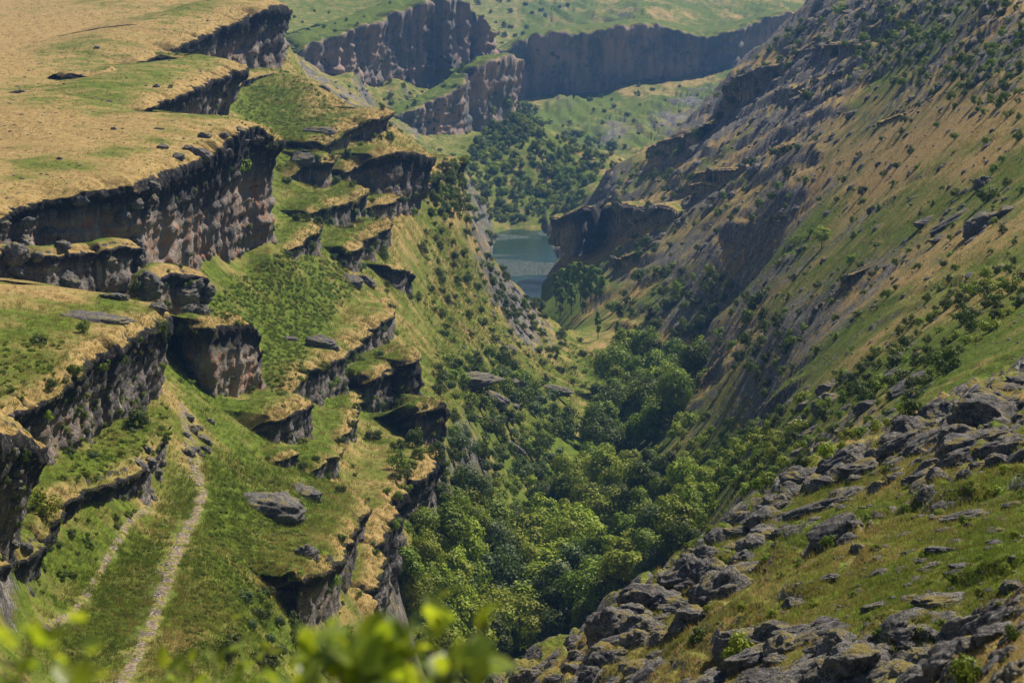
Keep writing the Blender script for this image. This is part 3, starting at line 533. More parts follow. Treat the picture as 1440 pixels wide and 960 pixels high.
    dsp = (dsp + layer + (2.2 * fbm(np.column_stack([Q[:, :2] / 55, Q[:, 2] / 160]), 3, .5, True) + .75 * fbm(np.column_stack([Q[:, :2] / 13, Q[:, 2] / 34]), 4, .62, True) if big else 0)).reshape(nr, n) * wface
    Vv[:, :, :2] += Ns[None] * dsp[:, :, None]; Vv[:, :, 2] += .25 * dsp * (np.arange(nr) < nt + 2)[:, None]
    f = grid_faces(nr, n)
    if flip > 0: f = f[:, ::-1]
    A = lambda a: np.array(a).ravel()
    me = mesh_np(Lg['name'], Vv.reshape(-1, 3), f, M_GROUND, dict(rock=A(at_rock), green=A(at_green), warm=A(at_warm), crust=A(at_crust), dirt=A(at_dirt), pale=np.full(nr * n, Lg.get('pale', 0)) * (np.repeat(np.arange(nr), n) >= nt)))
    return tag(link(Lg['name'], me), kind='structure')
for Lg in LEDGES: build_ledge(Lg)

# ------------------------------------------------------------------ water
def mat_water():
    N = NT('water'); P = N.n('ShaderNodeNewGeometry').outputs['Position']
    a = N.noise(N.scale(P, .35, .1, 1), 1.0, 4, .6); b = N.noise(N.scale(P, 1.6, .5, 1), 1.0, 3, .6); m = N.ramp(N.noise(N.scale(P, .012, .02, 1), 1.0, 2, .5), .46, .56)
    h = N.math('ADD', N.math('MULTIPLY', a, .6), N.math('MULTIPLY', b, .4)); st = N.math('ADD', .12, N.math('MULTIPLY', m, .88))
    bp = N.n('ShaderNodeBump'); bp.inputs['Distance'].default_value = 5.0; N.set(bp.inputs['Strength'], st); N.set(bp.inputs['Height'], h)
    N.principled(rgb(.014, .042, .034), N.math('ADD', .05, N.math('MULTIPLY', m, .45)), bp.outputs[0], .5); return N.m
xs = np.linspace(-140, 160, 12); ys = np.linspace(640, 1100, 20); gx2, gy2 = np.meshgrid(xs, ys)
tag(link('water', mesh_np('water', np.column_stack([gx2.ravel(), gy2.ravel(), np.full(gx2.size, -150.)]), grid_faces(20, 12), mat_water())), kind='structure')

# ------------------------------------------------------------------ vegetation meshes
def mat_leaf(name, c0, c1, dark=.55, trans=.35):
    N = NT(name); v = N.attr('shade'); r = N.n('ShaderNodeObjectInfo').outputs['Random']
    c = N.mix(v, rgb(*c0), rgb(*c1)); h = N.n('ShaderNodeHueSaturation'); N.set(h.inputs['Color'], c)
    N.set(h.inputs['Hue'], N.math('ADD', .485, N.math('MULTIPLY', r, .03))); N.set(h.inputs['Value'], N.math('ADD', .72, N.math('MULTIPLY', r, .55))); N.set(h.inputs['Saturation'], .95)
    p = N.n('ShaderNodeBsdfPrincipled'); N.set(p.inputs['Base Color'], h.outputs[0]); p.inputs['Roughness'].default_value = .6; p.inputs['Specular IOR Level'].default_value = .2
    t = N.n('ShaderNodeBsdfTranslucent'); g = N.mix(.5, h.outputs[0], rgb(.17, .27, .01)); N.set(t.inputs[0], g)
    m = N.n('ShaderNodeMixShader'); m.inputs[0].default_value = trans
    N.t.links.new(p.outputs[0], m.inputs[1]); N.t.links.new(t.outputs[0], m.inputs[2]); N.t.links.new(m.outputs[0], N.out.inputs[0]); return N.m
M_LEAF = mat_leaf('leaf_mid', (.09, .145, .007), (.25, .335, .014), trans=.26)
M_LEAFB = mat_leaf('leaf_bright', (.155, .215, .007), (.38, .43, .014), trans=.28)
M_LEAFD = mat_leaf('leaf_dark', (.033, .055, .007), (.10, .138, .013), trans=.22)
M_LEAFG = mat_leaf('leaf_grey', (.05, .09, .03), (.13, .19, .07), trans=.24)
def mat_plain(name, c0, c1, sc, rough=.9, bump=.3):
    N = NT(name); P = N.n('ShaderNodeTexCoord').outputs['Object']; a = N.noise(P, sc, 5, .6)
    N.principled(N.mix(N.ramp(a, .35, .65), rgb(*c0), rgb(*c1)), rough, N.bump(a, bump, .1), .2); return N.m
M_BARK = mat_plain('bark', (.06, .045, .035), (.14, .115, .09), 4)
def leaf_quads(pos, size, g, out):
    n = len(pos); nrm = g.normal(size=(n, 3)) * .42 + out; nrm[:, 2] += .15; nrm /= np.linalg.norm(nrm, axis=1)[:, None]
    t = np.cross(nrm, g.normal(size=(n, 3))); t /= np.linalg.norm(t, axis=1)[:, None]; b = np.cross(nrm, t)
    sz = size * g.uniform(.6, 1.35, n)[:, None]
    v = np.stack([pos - t * sz, pos - b * sz * .55, pos + t * sz, pos + b * sz * .55], 1).reshape(-1, 3)
    return v, np.arange(4 * n).reshape(n, 4)
def crown_mesh(name, seed, rx, rz, zc, leaf, n, nl, mat, lobe=.42, ragged=.22):
    """many small leaf faces in clumps spread through a lumpy crown"""
    g = np.random.default_rng(seed); d = g.normal(size=(nl, 3)); d /= np.linalg.norm(d, axis=1)[:, None]; d[:, 2] = d[:, 2] * .9 + .12
    ctr = d * g.uniform(.45, .8, nl)[:, None] * np.array([rx, rx, rz]); lr = g.uniform(.7, 1.25, nl) * lobe * (rx * rx * rz) ** (1 / 3)
    k = g.integers(0, nl, n); q = g.normal(size=(n, 3)); q /= np.linalg.norm(q, axis=1)[:, None]
    r = g.uniform(.25, 1, n) ** .42; sub = 1 + ragged * perlin(q * 3.2 + k[:, None] * 5.1)
    pos = ctr[k] + q * (lr[k] * r * sub)[:, None]; pos[:, 2] += zc
    pos[:, 2] = np.where(pos[:, 2] < .04 * rz, g.uniform(.02, .25, n) * rz, pos[:, 2])
    out = q * .75 + (pos - np.array([0, 0, zc])) / np.array([rx, rx, rz]) * .45; v, f = leaf_quads(pos, leaf, g, out); sh = np.clip(g.normal(.45, .25, n) + .25 * perlin(pos / (rx * .35)), 0, 1)
    return mesh_np(name, v, f, mat, dict(shade=np.repeat(sh, 4)), shade=False)
def tube(pts, rad, seg=7):
    pts = np.asarray(pts, float); n = len(pts); T = np.gradient(pts, axis=0); T /= np.linalg.norm(T, axis=1)[:, None]
    a = np.cross(T, [0.31, .95, .1]); a /= np.linalg.norm(a, axis=1)[:, None]; b = np.cross(T, a); th = np.linspace(0, 2 * np.pi, seg, endpoint=False)
    v = (pts[:, None] + (a[:, None] * np.cos(th)[None, :, None] + b[:, None] * np.sin(th)[None, :, None]) * np.asarray(rad)[:, None, None]).reshape(-1, 3)
    i = np.arange(n * seg).reshape(n, seg); j = np.roll(i, -1, 1)
    return v, np.stack([i[:-1], j[:-1], j[1:], i[1:]], -1).reshape(-1, 4)
def merge(parts):
    V, F, o = [], [], 0
    for v, f in parts: V.append(v); F.append(f + o); o += len(v)
    return np.vstack(V), np.vstack(F)
def trunk_mesh(name, seed, h, r, spread, nb=5, low=.3):
    g = np.random.default_rng(seed); z = np.linspace(-.6, h * .8, 7); bend = np.cumsum(g.normal(0, .04 * h / 7, (7, 2)), 0)
    main = np.column_stack([bend, z]); parts = [tube(main, np.linspace(r, r * .3, 7) * (1 + .4 * (np.arange(7) == 0)))]
    for k in range(nb):
        s0 = g.uniform(low, .75); p0 = np.array([np.interp(s0 * h * .8, z, main[:, i]) for i in range(3)]); a = k * 2.4 + g.uniform(0, 1)
        L = spread * g.uniform(.5, .9); e = p0 + np.array([math.cos(a) * L, math.sin(a) * L, L * g.uniform(.5, 1)])
        m = (p0 + e) / 2 + np.array([0, 0, -.08 * L]); parts.append(tube([p0, m, e], [r * .42, r * .3, r * .12], 5))
    v, f = merge(parts); return mesh_np(name, v, f, M_BARK)
TREES = []
for i in range(7):
    rx, rz, n = [(4.2,3.9,5200),(3.6,4.2,4600),(4.8,4.0,5800),(3.3,3.4,4000),(4.0,4.6,5200),(3.0,3.9,4000),(4.5,3.6,5200)][i]
    TREES.append([crown_mesh('crown', 100 + i, rx, rz, 2.0 + rz * .98, .26, n, 12 + i, m, .45) for m in (M_LEAF, M_LEAFB, M_LEAFD, M_LEAFG)] + [trunk_mesh('trunk', 200 + i, 2 + rz * 1.5, .24, rx * .7), 2.2 + 2 * rz])
POPLAR = [(crown_mesh('crown', 300 + i, 1.45 + .2 * i, 6.6, 5.9, .28, 2600, 16, M_LEAF, .30), trunk_mesh('trunk', 310 + i, 13, .18, .9, 6)) for i in range(2)]
SHRUBS = []
for i in range(6):
    rx, rz = [(1.,.85),(1.,.7),(1.,1.0),(1.,.6),(1.,.9),(1.,.75)][i]
    SHRUBS.append([crown_mesh('foliage', 400 + i, rx, rz, rz * .75, .1, 900, 9, m, .46, .3) for m in (M_LEAF, M_LEAFB, M_LEAFD, M_LEAFG)] + [trunk_mesh('stem', 420 + i, .9, .06, .6, 4, .1)])

# ------------------------------------------------------------------ placing things on the ground
bpy.context.view_layer.update(); DG = bpy.context.evaluated_depsgraph_get(); PENDING = []
def hit(px, py):
    r = ray(px, py); r = Vector(r / np.linalg.norm(r))
    ok, loc, nr, idx, ob, mt = sc.ray_cast(DG, Vector((0, 0, 0)) + r * 1.0, r)
    return (loc, nr, ob) if ok and ob.name != 'water' else None
def inside(px, py, poly):
    c = False; j = len(poly) - 1
    for i in range(len(poly)):
        if (poly[i][1] > py) != (poly[j][1] > py) and px < (poly[j][0] - poly[i][0]) * (py - poly[i][1]) / (poly[j][1] - poly[i][1]) + poly[i][0]: c = not c
        j = i
    return c
def scatter(poly, n, gap, tries=30):
    x0, x1 = min(p[0] for p in poly), max(p[0] for p in poly); y0, y1 = min(p[1] for p in poly), max(p[1] for p in poly); out = []
    for _ in range(n * tries):
        p = (random.uniform(x0, x1), random.uniform(y0, y1))
        if inside(*p, poly) and all((p[0] - q[0]) ** 2 + ((p[1] - q[1]) * 1.3) ** 2 > gap * gap for q in out): out.append(p)
        if len(out) >= n: break
    return out
def proj(x, y, z):
    c = y * CP - z * SP; u = y * SP + z * CP; return 720 + FPX * x / c, 480 - FPX * u / c
def stand(px, py, lift, d0, d1):
    """ground point whose object, lift metres up, is seen at the pixel"""
    ds = np.arange(d0, d1, 1.5); x = (px - 720) / FPX * ds * 1.02; z = ground_z(x, ds); yy = proj(x, ds, z + lift)[1]
    k = np.where(np.diff(np.sign(yy - py)) != 0)[0]
    if not len(k):
        k = [int(np.argmin(np.abs(yy - py)))]
        if abs(yy[k[0]] - py) > 14: return None
    k = k[0]; return x[k], ds[k], z[k]
def put(name, loc, scale, rz, parts, label, cat, group):
    o = bpy.data.objects.new(name, None); PENDING.append(o); o.location = loc; o.scale = scale; o.rotation_euler = (0, 0, rz); o.empty_display_size = .3
    for nm, me in parts: link(nm, me, o)
    return tag(o, label, cat, group)
def lie(nr, k=.8):
    n = Vector(nr) if nr.z > 0 else -Vector(nr); q = Vector((0, 0, 1)).rotation_difference(Vector((0, 0, 1)).lerp(n, k).normalized()); from mathutils import Quaternion
    return tuple((q @ Quaternion((0, 0, 1), random.uniform(0, 6.28))).to_euler())
def point_stuff(name, base, pts, scl, mat, label=None, rot=None):
    """one object of countless small pieces: its mesh holds the piece and loose points that carry copies of it (geometry nodes)"""
    v, f, shade = base; nb = len(v); V = np.vstack([v, pts]); me = bpy.data.meshes.new(name)
    me.vertices.add(len(V)); me.vertices.foreach_set('co', V.astype(np.float32).ravel()); k = f.shape[1]
    me.loops.add(f.size); me.loops.foreach_set('vertex_index', f.astype(np.int32).ravel()); me.polygons.add(len(f))
    me.polygons.foreach_set('loop_start', np.arange(0, f.size, k, dtype=np.int32))
    for an, av in (('seat', np.r_[np.zeros(nb), np.ones(len(pts))]), ('scl', np.r_[np.ones(nb), scl]), ('spin', np.r_[np.zeros(nb), rng.uniform(0, 6.28, len(pts))]), ('shade', np.r_[shade, np.zeros(len(pts))]), ('tone', np.r_[np.zeros(nb), rng.uniform(0, 1, len(pts))])):
        a = me.attributes.new(an, 'FLOAT', 'POINT'); a.data.foreach_set('value', av.astype(np.float32))
    if rot is not None: a = me.attributes.new('lie', 'FLOAT_VECTOR', 'POINT'); a.data.foreach_set('vector', np.vstack([np.zeros((nb, 3)), rot]).astype(np.float32).ravel())
    me.update(calc_edges=True); me.materials.append(mat)
    nt = bpy.data.node_groups.new(name, 'GeometryNodeTree'); nt.interface.new_socket('Geometry', in_out='INPUT', socket_type='NodeSocketGeometry'); nt.interface.new_socket('Geometry', in_out='OUTPUT', socket_type='NodeSocketGeometry')
    N, Lk = nt.nodes, nt.links; gi = N.new('NodeGroupInput'); go = N.new('NodeGroupOutput')
    def na(nm):
        x = N.new('GeometryNodeInputNamedAttribute'); x.data_type = 'FLOAT'; x.inputs['Name'].default_value = nm; return x.outputs['Attribute']
    sp = N.new('GeometryNodeSeparateGeometry'); sp.domain = 'POINT'; cmp = N.new('FunctionNodeCompare'); cmp.data_type = 'FLOAT'; cmp.operation = 'GREATER_THAN'; Lk.new(na('seat'), cmp.inputs[0]); cmp.inputs[1].default_value = .5
    Lk.new(gi.outputs[0], sp.inputs[0]); Lk.new(cmp.outputs[0], sp.inputs[1])
    ip = N.new('GeometryNodeInstanceOnPoints'); Lk.new(sp.outputs['Selection'], ip.inputs['Points']); Lk.new(sp.outputs['Inverted'], ip.inputs['Instance'])
    cx = N.new('ShaderNodeCombineXYZ'); Lk.new(na('spin'), cx.inputs[2]); vx = N.new('GeometryNodeInputNamedAttribute'); vx.data_type = 'FLOAT_VECTOR'; vx.inputs['Name'].default_value = 'lie'; Lk.new(vx.outputs['Attribute'] if rot is not None else cx.outputs[0], ip.inputs['Rotation']); Lk.new(na('scl'), ip.inputs['Scale']); Lk.new(ip.outputs[0], go.inputs[0])
    o = link(name, me); m = o.modifiers.new('pieces', 'NODES'); m.node_group = nt
    return tag(o, label, kind='stuff')

LANDMARKS = [(270,640,'the upper end of the path'),(200,850,'the lower stretch of the path'),(370,697,'the long outcrop on the knoll'),(300,500,'the cave block'),(450,481,'the isolated dark rock'),(570,530,'the dark pointed spur rock'),(560,270,'the overhanging double ledge'),(515,160,'the farthest overhanging slab'),(700,400,'the bare rock flank above the lake'),(740,350,'the lake'),(815,400,'the poplar row'),(860,300,'the waterside crag'),(1060,110,'the skyline ridge'),(1155,340,'the lone bright tree'),(1370,290,'the fallen boulder group'),(1277,535,'the lone fallen slab'),(1395,570,'the large dark crag'),(1165,735,'the long dark boulder'),(1015,822,'the largest pale boulder'),(890,860,'the rounded boulders at the wood edge'),(730,945,'the lowest end of the brow'),(1295,940,'the big pale bottom boulder'),(1170,930,'the blocky bottom outcrop'),(1350,720,'the slanting pale rock'),(1330,505,'the large shrub cluster'),(945,625,'the small meadow'),(600,720,'the foot of the dark ledges'),(725,165,'the tree topped hill crest'),(652,522,'the pale topped rock slab'),(772,540,'the slanting grey rock of the spur'),(1205,640,'the black brow boulder'),(1320,835,'the pale edged block'),(250,320,'the big cliff face'),(100,440,'the flat grey rock of the terrace'),(140,640,'the grassy cliff shelf'),(900,540,'the grove at the bend'),(1030,905,'the bright shrub between boulders'),(1120,660,'the middle of the brow'),(720,620,'the lower spur thicket'),(760,770,'the middle of the wood'),(640,850,'the near end of the wood'),(930,690,'the far end of the wood')]
USED = set()
def by(px, py, head):
    """a label from the nearest landmark that is not taken yet"""
    first = None
    for o in sorted(LANDMARKS, key=lambda l: (l[0] - px) ** 2 + 1.6 * (l[1] - py) ** 2)[:9]:
        dx, dy = px - o[0], (py - o[1]) * 1.25; r = math.hypot(dx, dy); how = 'just ' if r < 30 else ('' if r < 75 else ('well ' if r < 150 else 'far '))
        dirs = [('right of' if dx > 0 else 'left of'), ('below' if dy > 0 else 'above')]
        if abs(dy) > abs(dx): dirs.reverse()
        for d_ in dirs[:1 if min(abs(dx), abs(dy)) < 12 else 2]:
            t = head + ' ' + how + d_ + ' ' + o[2]; first = first or t
            if t not in USED and len(t.split()) <= 16: USED.add(t); return t
    return first
def size_word(px_, a, b): return 'small' if px_ < a else ('large' if px_ > b else 'medium')
TONE = ['mid green', 'bright green', 'dark green', 'grey green']
# trees on the valley floor
def tree(px, py, diam_px, d0, d1, tone, label, group, grow=.6, dd=None):
    v = random.choice(TREES); top = v[5]
    d = dd or 300
    for _ in range(3):
        s = diam_px * d / FPX / 8.2; q = stand(px, py, top * s * grow, d0, d1)
        if q is None: return
        x, d, z = q
    return put('broadleaf_tree', (x, d, z - .15), (s, s, s * random.uniform(.92, 1.12)), random.uniform(0, 6.28), [('crown', v[tone]), ('trunk', v[4])], label, 'tree', group)
random.seed(11)
POLY_NEAR = [(545,800),(600,735),(650,690),(690,720),(740,720),(800,655),(850,630),(900,650),(960,640),(1010,680),(1040,700),(985,745),(945,790),(870,835),(830,880),(760,905),(700,950),(640,975),(560,950),(535,880)]
for px, py in scatter(POLY_NEAR, 150, 25):
    big = np.interp(py, [640, 950], [54, 104]) * random.uniform(.75, 1.2); br = random.random()
    tone = 1 if br < (.6 if px < 780 and py > 760 else .4) else (2 if br > .88 else (3 if br > .78 else 0))
    lab = by(px, py, size_word(big, 66, 88) + ' ' + TONE[tone] + ' leafy tree')
    tree(px, py, big, 232, 470, tone, lab, 'trees packed on the near valley floor')
POLY_FAR = [(835,590),(862,500),(905,485),(960,490),(1010,505),(1060,535),(1085,560),(1040,590),(960,590),(940,620),(880,640),(840,640)]
for px, py in scatter(POLY_FAR, 60, 17):
    tone = random.choice([0, 0, 1, 2, 0])
    big = random.uniform(44, 66); tree(px, py, big, 400, 640, tone, by(px, py, size_word(big, 51, 59) + ' ' + TONE[tone] + ' round tree'), 'trees of the grove at the valley bend', dd=470)
for px, py, dm, tone, lab in [(890,598,46,1,'bright round tree standing alone in front of the grove at the valley bend'), (915,560,78,2,'large dark tree at the near left end of the grove by the small meadow'), (770,770,62,3,'greyish green tree between brighter crowns in the wood left of the boulder brow'),
                              (768,882,46,2,'small dark round tree at the foot of the boulders by the wood edge'), (645,750,80,1,'bright yellow green tree crown at the cliff edge of the wood'), (660,690,66,2,'dark tree below the rocky spur on the left edge of the wood')]:
    tree(px, py, dm, 225, 520, tone, lab, 'single trees of the valley floor', dd=400 if py < 620 else 290)
for i, (px, py, hp) in enumerate([(782,408,52),(791,405,56),(799,403,60),(808,402,62),(816,400,60),(823,401,58),(831,398,56),(839,396,50),(845,402,44),(788,420,44),(804,418,48),(820,416,46)]):
    c, t = POPLAR[i % 2]; x, d, z = stand(px, py, 6, 560, 760); s = 1.3 * hp * d / FPX / 13.4
    put('poplar_tree', (x, d, z - .1), (s, s, s), random.uniform(0, 6), [('crown', c), ('trunk', t)], (['leftmost','second','third','fourth','fifth','sixth','seventh','eighth','rightmost'][i] + ' slender poplar of the back row below the lake') if i < 9 else ['left','middle','right'][i - 9] + ' of three shorter poplars in front of the row', 'tree', 'poplars in the row below the lake')
for px, py, hp, lab in [(841,448,56,'slim poplar standing apart below the end of the poplar row'), (869,455,48,'lone slim poplar beside the grove, right of the other single poplar')]:
    c, t = POPLAR[0]; x, d, z = stand(px, py, 6, 520, 680); s = hp * d / FPX / 13.4
    put('poplar_tree', (x, d, z - .1), (s * .9, s * .9, s), 1, [('crown', c), ('trunk', t)], lab, 'tree', 'single poplars of the valley')

h = hit(1155, 349); v = TREES[1]; s = 31 * h[0].y / FPX / 8.2
put('broadleaf_tree', h[0] - Vector((0, 0, .1)), (s, s, s * .8), 1, [('crown', v[1]), ('trunk', v[4])], 'lone small bright green tree on the golden right slope', 'tree', 'single trees of the right slope')
# shrubs: the largest three hundred are things, the rest one mass
AUTO = ('shrubs on the grassy spur', 'shrubs of the spur thicket', 'shrubs at the foot of the ledges', 'shrubs under the curved ledge', 'shrubs above the grove', 'shrubs of the scrub band', 'shrubs beside the valley wood', 'bushes of the undergrowth', 'shrubs below the knoll', 'plants between the near rocks', 'shrubs on the cliff shelf', 'shrubs above the lake', 'shrubs on the golden slope', 'shrubs high on the right slope')
BUSH = []   # (size_px, loc, size_m, tone, label, group)
def shrubs(poly, n, gap, s0, s1, tones, label, group, steep=.35):
    for px, py in scatter(poly, n, gap):
        h = hit(px, py)
        if not h or abs(h[1].z) < steep: continue
        sp_ = random.uniform(s0, s1) * random.uniform(.8, 1.15); BUSH.append((sp_, h[0], sp_ * h[0].y / FPX, random.choice(tones), None if group in AUTO else label, group, px, py))
def one_shrub(px, py, sp_, tone, label, group='single shrubs'):
    h = hit(px, py + sp_ * .42)
    if h: BUSH.append((sp_ + 500, h[0], sp_ * h[0].y / FPX, tone, label, group))
HAND = [(60,705,54,1,'round bright shrub clinging to the grassy shelf of the left cliff'), (190,580,44,2,'dark round shrub at the foot of the streaked cliff under the grassy terrace'), (315,890,62,2,'larger of two dark round shrubs below the knoll'), (373,920,52,2,'smaller dark round shrub right of its bigger twin below the knoll'),
 (190,400,32,2,'dark shrub among rocks at the back edge of the grassy terrace'), (115,456,24,0,'small green shrub beside the flat rock on the grassy terrace'), (57,469,34,2,'low dark shrub patch in the middle of the grassy terrace'), (70,535,28,2,'dark low shrub near the lower rim of the grassy terrace'),
 (338,222,40,0,'green shrub hanging on the brow of the big pale cliff'), (105,515,26,0,'leafy shrub on the broken rim of the grassy terrace'), (145,510,24,0,'leafy shrub beside the dark cliff notch under the terrace rim'), (263,458,34,2,'dark shrub in the gap left of the pink cave block'), (228,455,26,2,'shrub on the corner of the streaked cliff'),
 (527,605,30,2,'dark shrub on the golden rounded ledge above the gully'), (580,612,36,2,'dark leafy shrub on the right rim of the golden rounded ledge'), (455,295,22,2,'dark shrub tucked against the small ledge face'), (537,345,24,2,'dark round shrub at the foot of the small golden ledge'), (540,358,18,2,'small shrub below the dark round one at the golden ledge foot'),
 (980,888,40,2,'dark round shrub among the boulders on the near slope'), (1030,905,64,1,'bright leafy shrub between near boulders at the bottom of the slope'), (1362,932,72,0,'broad green shrub in front of the pale boulders at the bottom right'), (1285,567,40,2,'dark round shrub on the sunny slope above the boulder brow'), (1210,540,30,2,'dark shrub on the sunny slope left of the fallen slab'),
 (1330,505,50,2,'large dark shrub cluster beside the rock step on the right slope'), (1165,630,34,1,'bright yellow green shrub on the rocky brow'), (1245,655,30,2,'dark low shrub among the boulders of the upper brow'), (868,283,16,2,'dark round shrub on top of the waterside crag'), (1390,265,40,2,'dark shrub between the big fallen boulders on the right slope'),
 (1430,880,40,2,'dark shrub at the right edge among pale rock'), (1213,265,22,2,'dark flat shrub on the bare patch of the right slope')]
for h in HAND: one_shrub(*h)
random.seed(5)
shrubs([(600,300),(660,330),(720,400),(760,440),(830,480),(880,540),(800,560),(700,500),(620,480),(590,380)], 95, 13, 9, 20, [0,2,2], 'small dark shrub dotted over the grassy spur beside the lake', 'shrubs on the grassy spur')
shrubs([(610,520),(690,500),(760,540),(800,590),(790,660),(740,690),(690,690),(640,660),(625,600)], 105, 14, 20, 38, [0,2,2,3], 'dark shrub in the thicket on the lower spur', 'shrubs of the spur thicket')
shrubs([(640,680),(760,680),(880,610),(960,590),(1050,600),(1040,700),(950,760),(800,800)], 120, 15, 18, 34, [0,1,1,0], 'leafy bush in the undergrowth of the valley floor', 'bushes of the undergrowth')
shrubs([(330,850),(440,800),(470,830),(500,960),(380,960)], 34, 16, 20, 40, [0,2,3], 'dark shrub on the steep bank below the knoll', 'shrubs below the knoll')
shrubs([(545,640),(620,600),(640,660),(600,740),(560,760),(540,720)], 26, 14, 18, 34, [0,2], 'shrub crowding the foot of the dark ledges above the wood', 'shrubs at the foot of the ledges')
shrubs([(415,520),(470,520),(520,480),(550,450),(560,470),(500,520),(450,570),(430,560)], 22, 11, 12, 24, [2,0], 'dark shrub under the long curved ledge', 'shrubs under the curved ledge')
shrubs([(860,420),(940,370),(1010,390),(1100,450),(1120,520),(1080,560),(1010,500),(930,470),(870,470)], 75, 14, 14, 30, [2,0,2], 'dark shrub on the broken slope above the grove', 'shrubs above the grove')
shrubs([(1040,600),(1150,560),(1260,470),(1440,360),(1440,430),(1330,520),(1250,600),(1140,650),(1060,690),(1000,660)], 130, 15, 14, 36, [0,2,2,1], 'shrub in the band of scrub above the boulder brow', 'shrubs of the scrub band')
shrubs([(980,650),(1060,600),(1130,640),(1060,700),(1000,690),(940,650)], 40, 15, 22, 44, [0,1,1,0], 'leafy shrub between the valley wood and the boulder brow', 'shrubs beside the valley wood')
shrubs([(1150,0),(1440,0),(1440,170),(1330,150),(1200,90)], 140, 11, 9, 24, [2,0], 'dark shrub among the grey rocks high on the right slope', 'shrubs high on the right slope')
shrubs([(1000,140),(1060,80),(1150,10),(1170,60),(1100,90),(1030,150)], 30, 10, 9, 18, [2,0], 'shrub along the skyline ridge of the right slope', 'shrubs along the ridge')
shrubs([(860,230),(960,200),(1060,240),(1040,330),(960,370),(860,380),(880,300)], 60, 12, 8, 18, [2,0], 'dark shrub on the rocky flank above the waterside crag', 'shrubs above the crag')
shrubs([(1060,260),(1440,120),(1440,360),(1250,470),(1100,560),(1040,420)], 110, 17, 8, 20, [2,0,0], 'small shrub scattered over the golden right slope', 'shrubs on the golden slope')
shrubs([(650,310),(690,330),(740,400),(770,450),(765,475),(720,465),(680,385)], 44, 9, 11, 22, [0,2,2,3], 'shrub on the flank beside the lake', 'shrubs on the grassy spur')
shrubs([(590,255),(650,240),(660,300),(620,300)], 26, 9, 12, 24, [0,2], 'shrub at the end of the ledges above the lake', 'shrubs above the lake')
shrubs([(900,700),(1040,760),(1440,640),(1440,900),(1000,900)], 40, 30, 14, 26, [0,1,0], 'low leafy plant between the rocks of the near slope', 'plants between the near rocks')
shrubs([(60,560),(240,570),(230,640),(100,690),(60,660)], 16, 22, 14, 28, [0,3,1], 'leafy shrub on the grassy shelf halfway up the left cliff', 'shrubs on the cliff shelf')
HILL = [(600,250),(680,190),(712,152),(748,152),(775,180),(830,192),(865,212),(835,255),(805,298),(770,311),(700,312),(660,312),(600,305)]
shrubs([(600,230),(690,140),(760,145),(880,205),(850,280),(770,310),(600,310)], 70, 11, 5, 12, [0,3,1], 'small tree at the thin edge of the wooded hill beyond the lake', 'trees dotting the far hill')
shrubs(HILL, 170, 8, 12, 22, [0,1,3], 'round tree dotted over the wooded hill beyond the lake', 'trees dotting the far hill')
shrubs(HILL, 190, 5, 6, 14, [0,2,3,1], 'round tree dotted over the wooded hill beyond the lake', 'trees dotting the far hill')
shrubs([(690,155),(715,150),(750,155),(755,190),(720,200),(690,185)], 26, 8, 15, 22, [0,2], 'dense tree on top of the wooded hill', 'trees dotting the far hill')
shrubs([(650,0),(820,0),(720,60),(690,70)], 26, 9, 5, 11, [2], 'far shrub', 'far shrubs'); shrubs([(820,120),(960,110),(960,190),(870,210),(820,180)], 26, 11, 5, 11, [2], 'far shrub', 'far shrubs')
shrubs([(400,20),(560,0),(500,40),(420,60)], 12, 14, 4, 8, [2], 'far shrub', 'far shrubs'); shrubs([(480,90),(640,110),(660,190),(560,180)], 34, 9, 5, 11, [2], 'far shrub', 'far shrubs', .2)
for Lg in LEDGES:
    if Lg['name'] != 'rock_ledge' or Lg.get('auto') is False: continue
    for p, hh in zip(Lg['P'], Lg['H']):
        for _ in range(2):
            px, py = proj(p[0] + random.uniform(-2, 2), p[1] + random.uniform(-2, 2), p[2] - hh * random.uniform(.8, 1.15)); g_ = hit(px, py)
            if g_ and random.random() < .7: q = random.uniform(7, 20); BUSH.append((q, g_[0], q * g_[0].y / FPX, random.choice([0, 2, 2, 3]), 'dark shrub at the foot of a small rock ledge', 'shrubs at the ledge feet'))
for poly, n, s0, s1 in [([(90,520),(235,450),(235,560),(120,620),(60,640)], 26, 8, 24), ([(30,780),(200,660),(240,610),(200,720),(60,860)], 34, 7, 20), ([(200,250),(385,200),(385,360),(220,400)], 22, 5, 14), ([(0,600),(45,600),(40,780),(0,790)], 10, 9, 24), ([(230,110),(335,95),(330,170),(225,175)], 8, 4, 9), ([(240,75),(400,10),(400,95)], 14, 4, 9), ([(280,420),(240,440),(200,400),(260,390)], 8, 10, 22), ([(430,100),(700,60),(700,180),(560,170)], 50, 4, 10), ([(700,60),(1010,60),(1010,110),(720,130)], 20, 4, 8)]:
    for px, py in scatter(poly, n, 6):
        g_ = hit(px, py)
        if g_: q = random.uniform(s0, s1); BUSH.append((q * .8, g_[0] - Vector((0, 0, .15 * q * g_[0].y / FPX)), q * g_[0].y / FPX, random.choice([0, 2, 2]), 'dark plant rooted in a crack of the left cliffs', 'plants in the cliff cracks'))
BUSH.sort(key=lambda b: -b[0])
for sp_, loc, m, tone, lab, grp, *at_ in BUSH[:300]:
    if lab is None: lab = by(at_[0], at_[1], size_word(sp_, 22, 31) + ' ' + TONE[tone] + ' shrub')
    v = random.choice(SHRUBS); s = m / 2.05
    put('shrub', loc - Vector((0, 0, .05 * m)), (s, s, s * random.uniform(.85, 1.15)), random.uniform(0, 6.28), [('foliage', v[tone]), ('stem', v[4])], lab, 'shrub', grp)
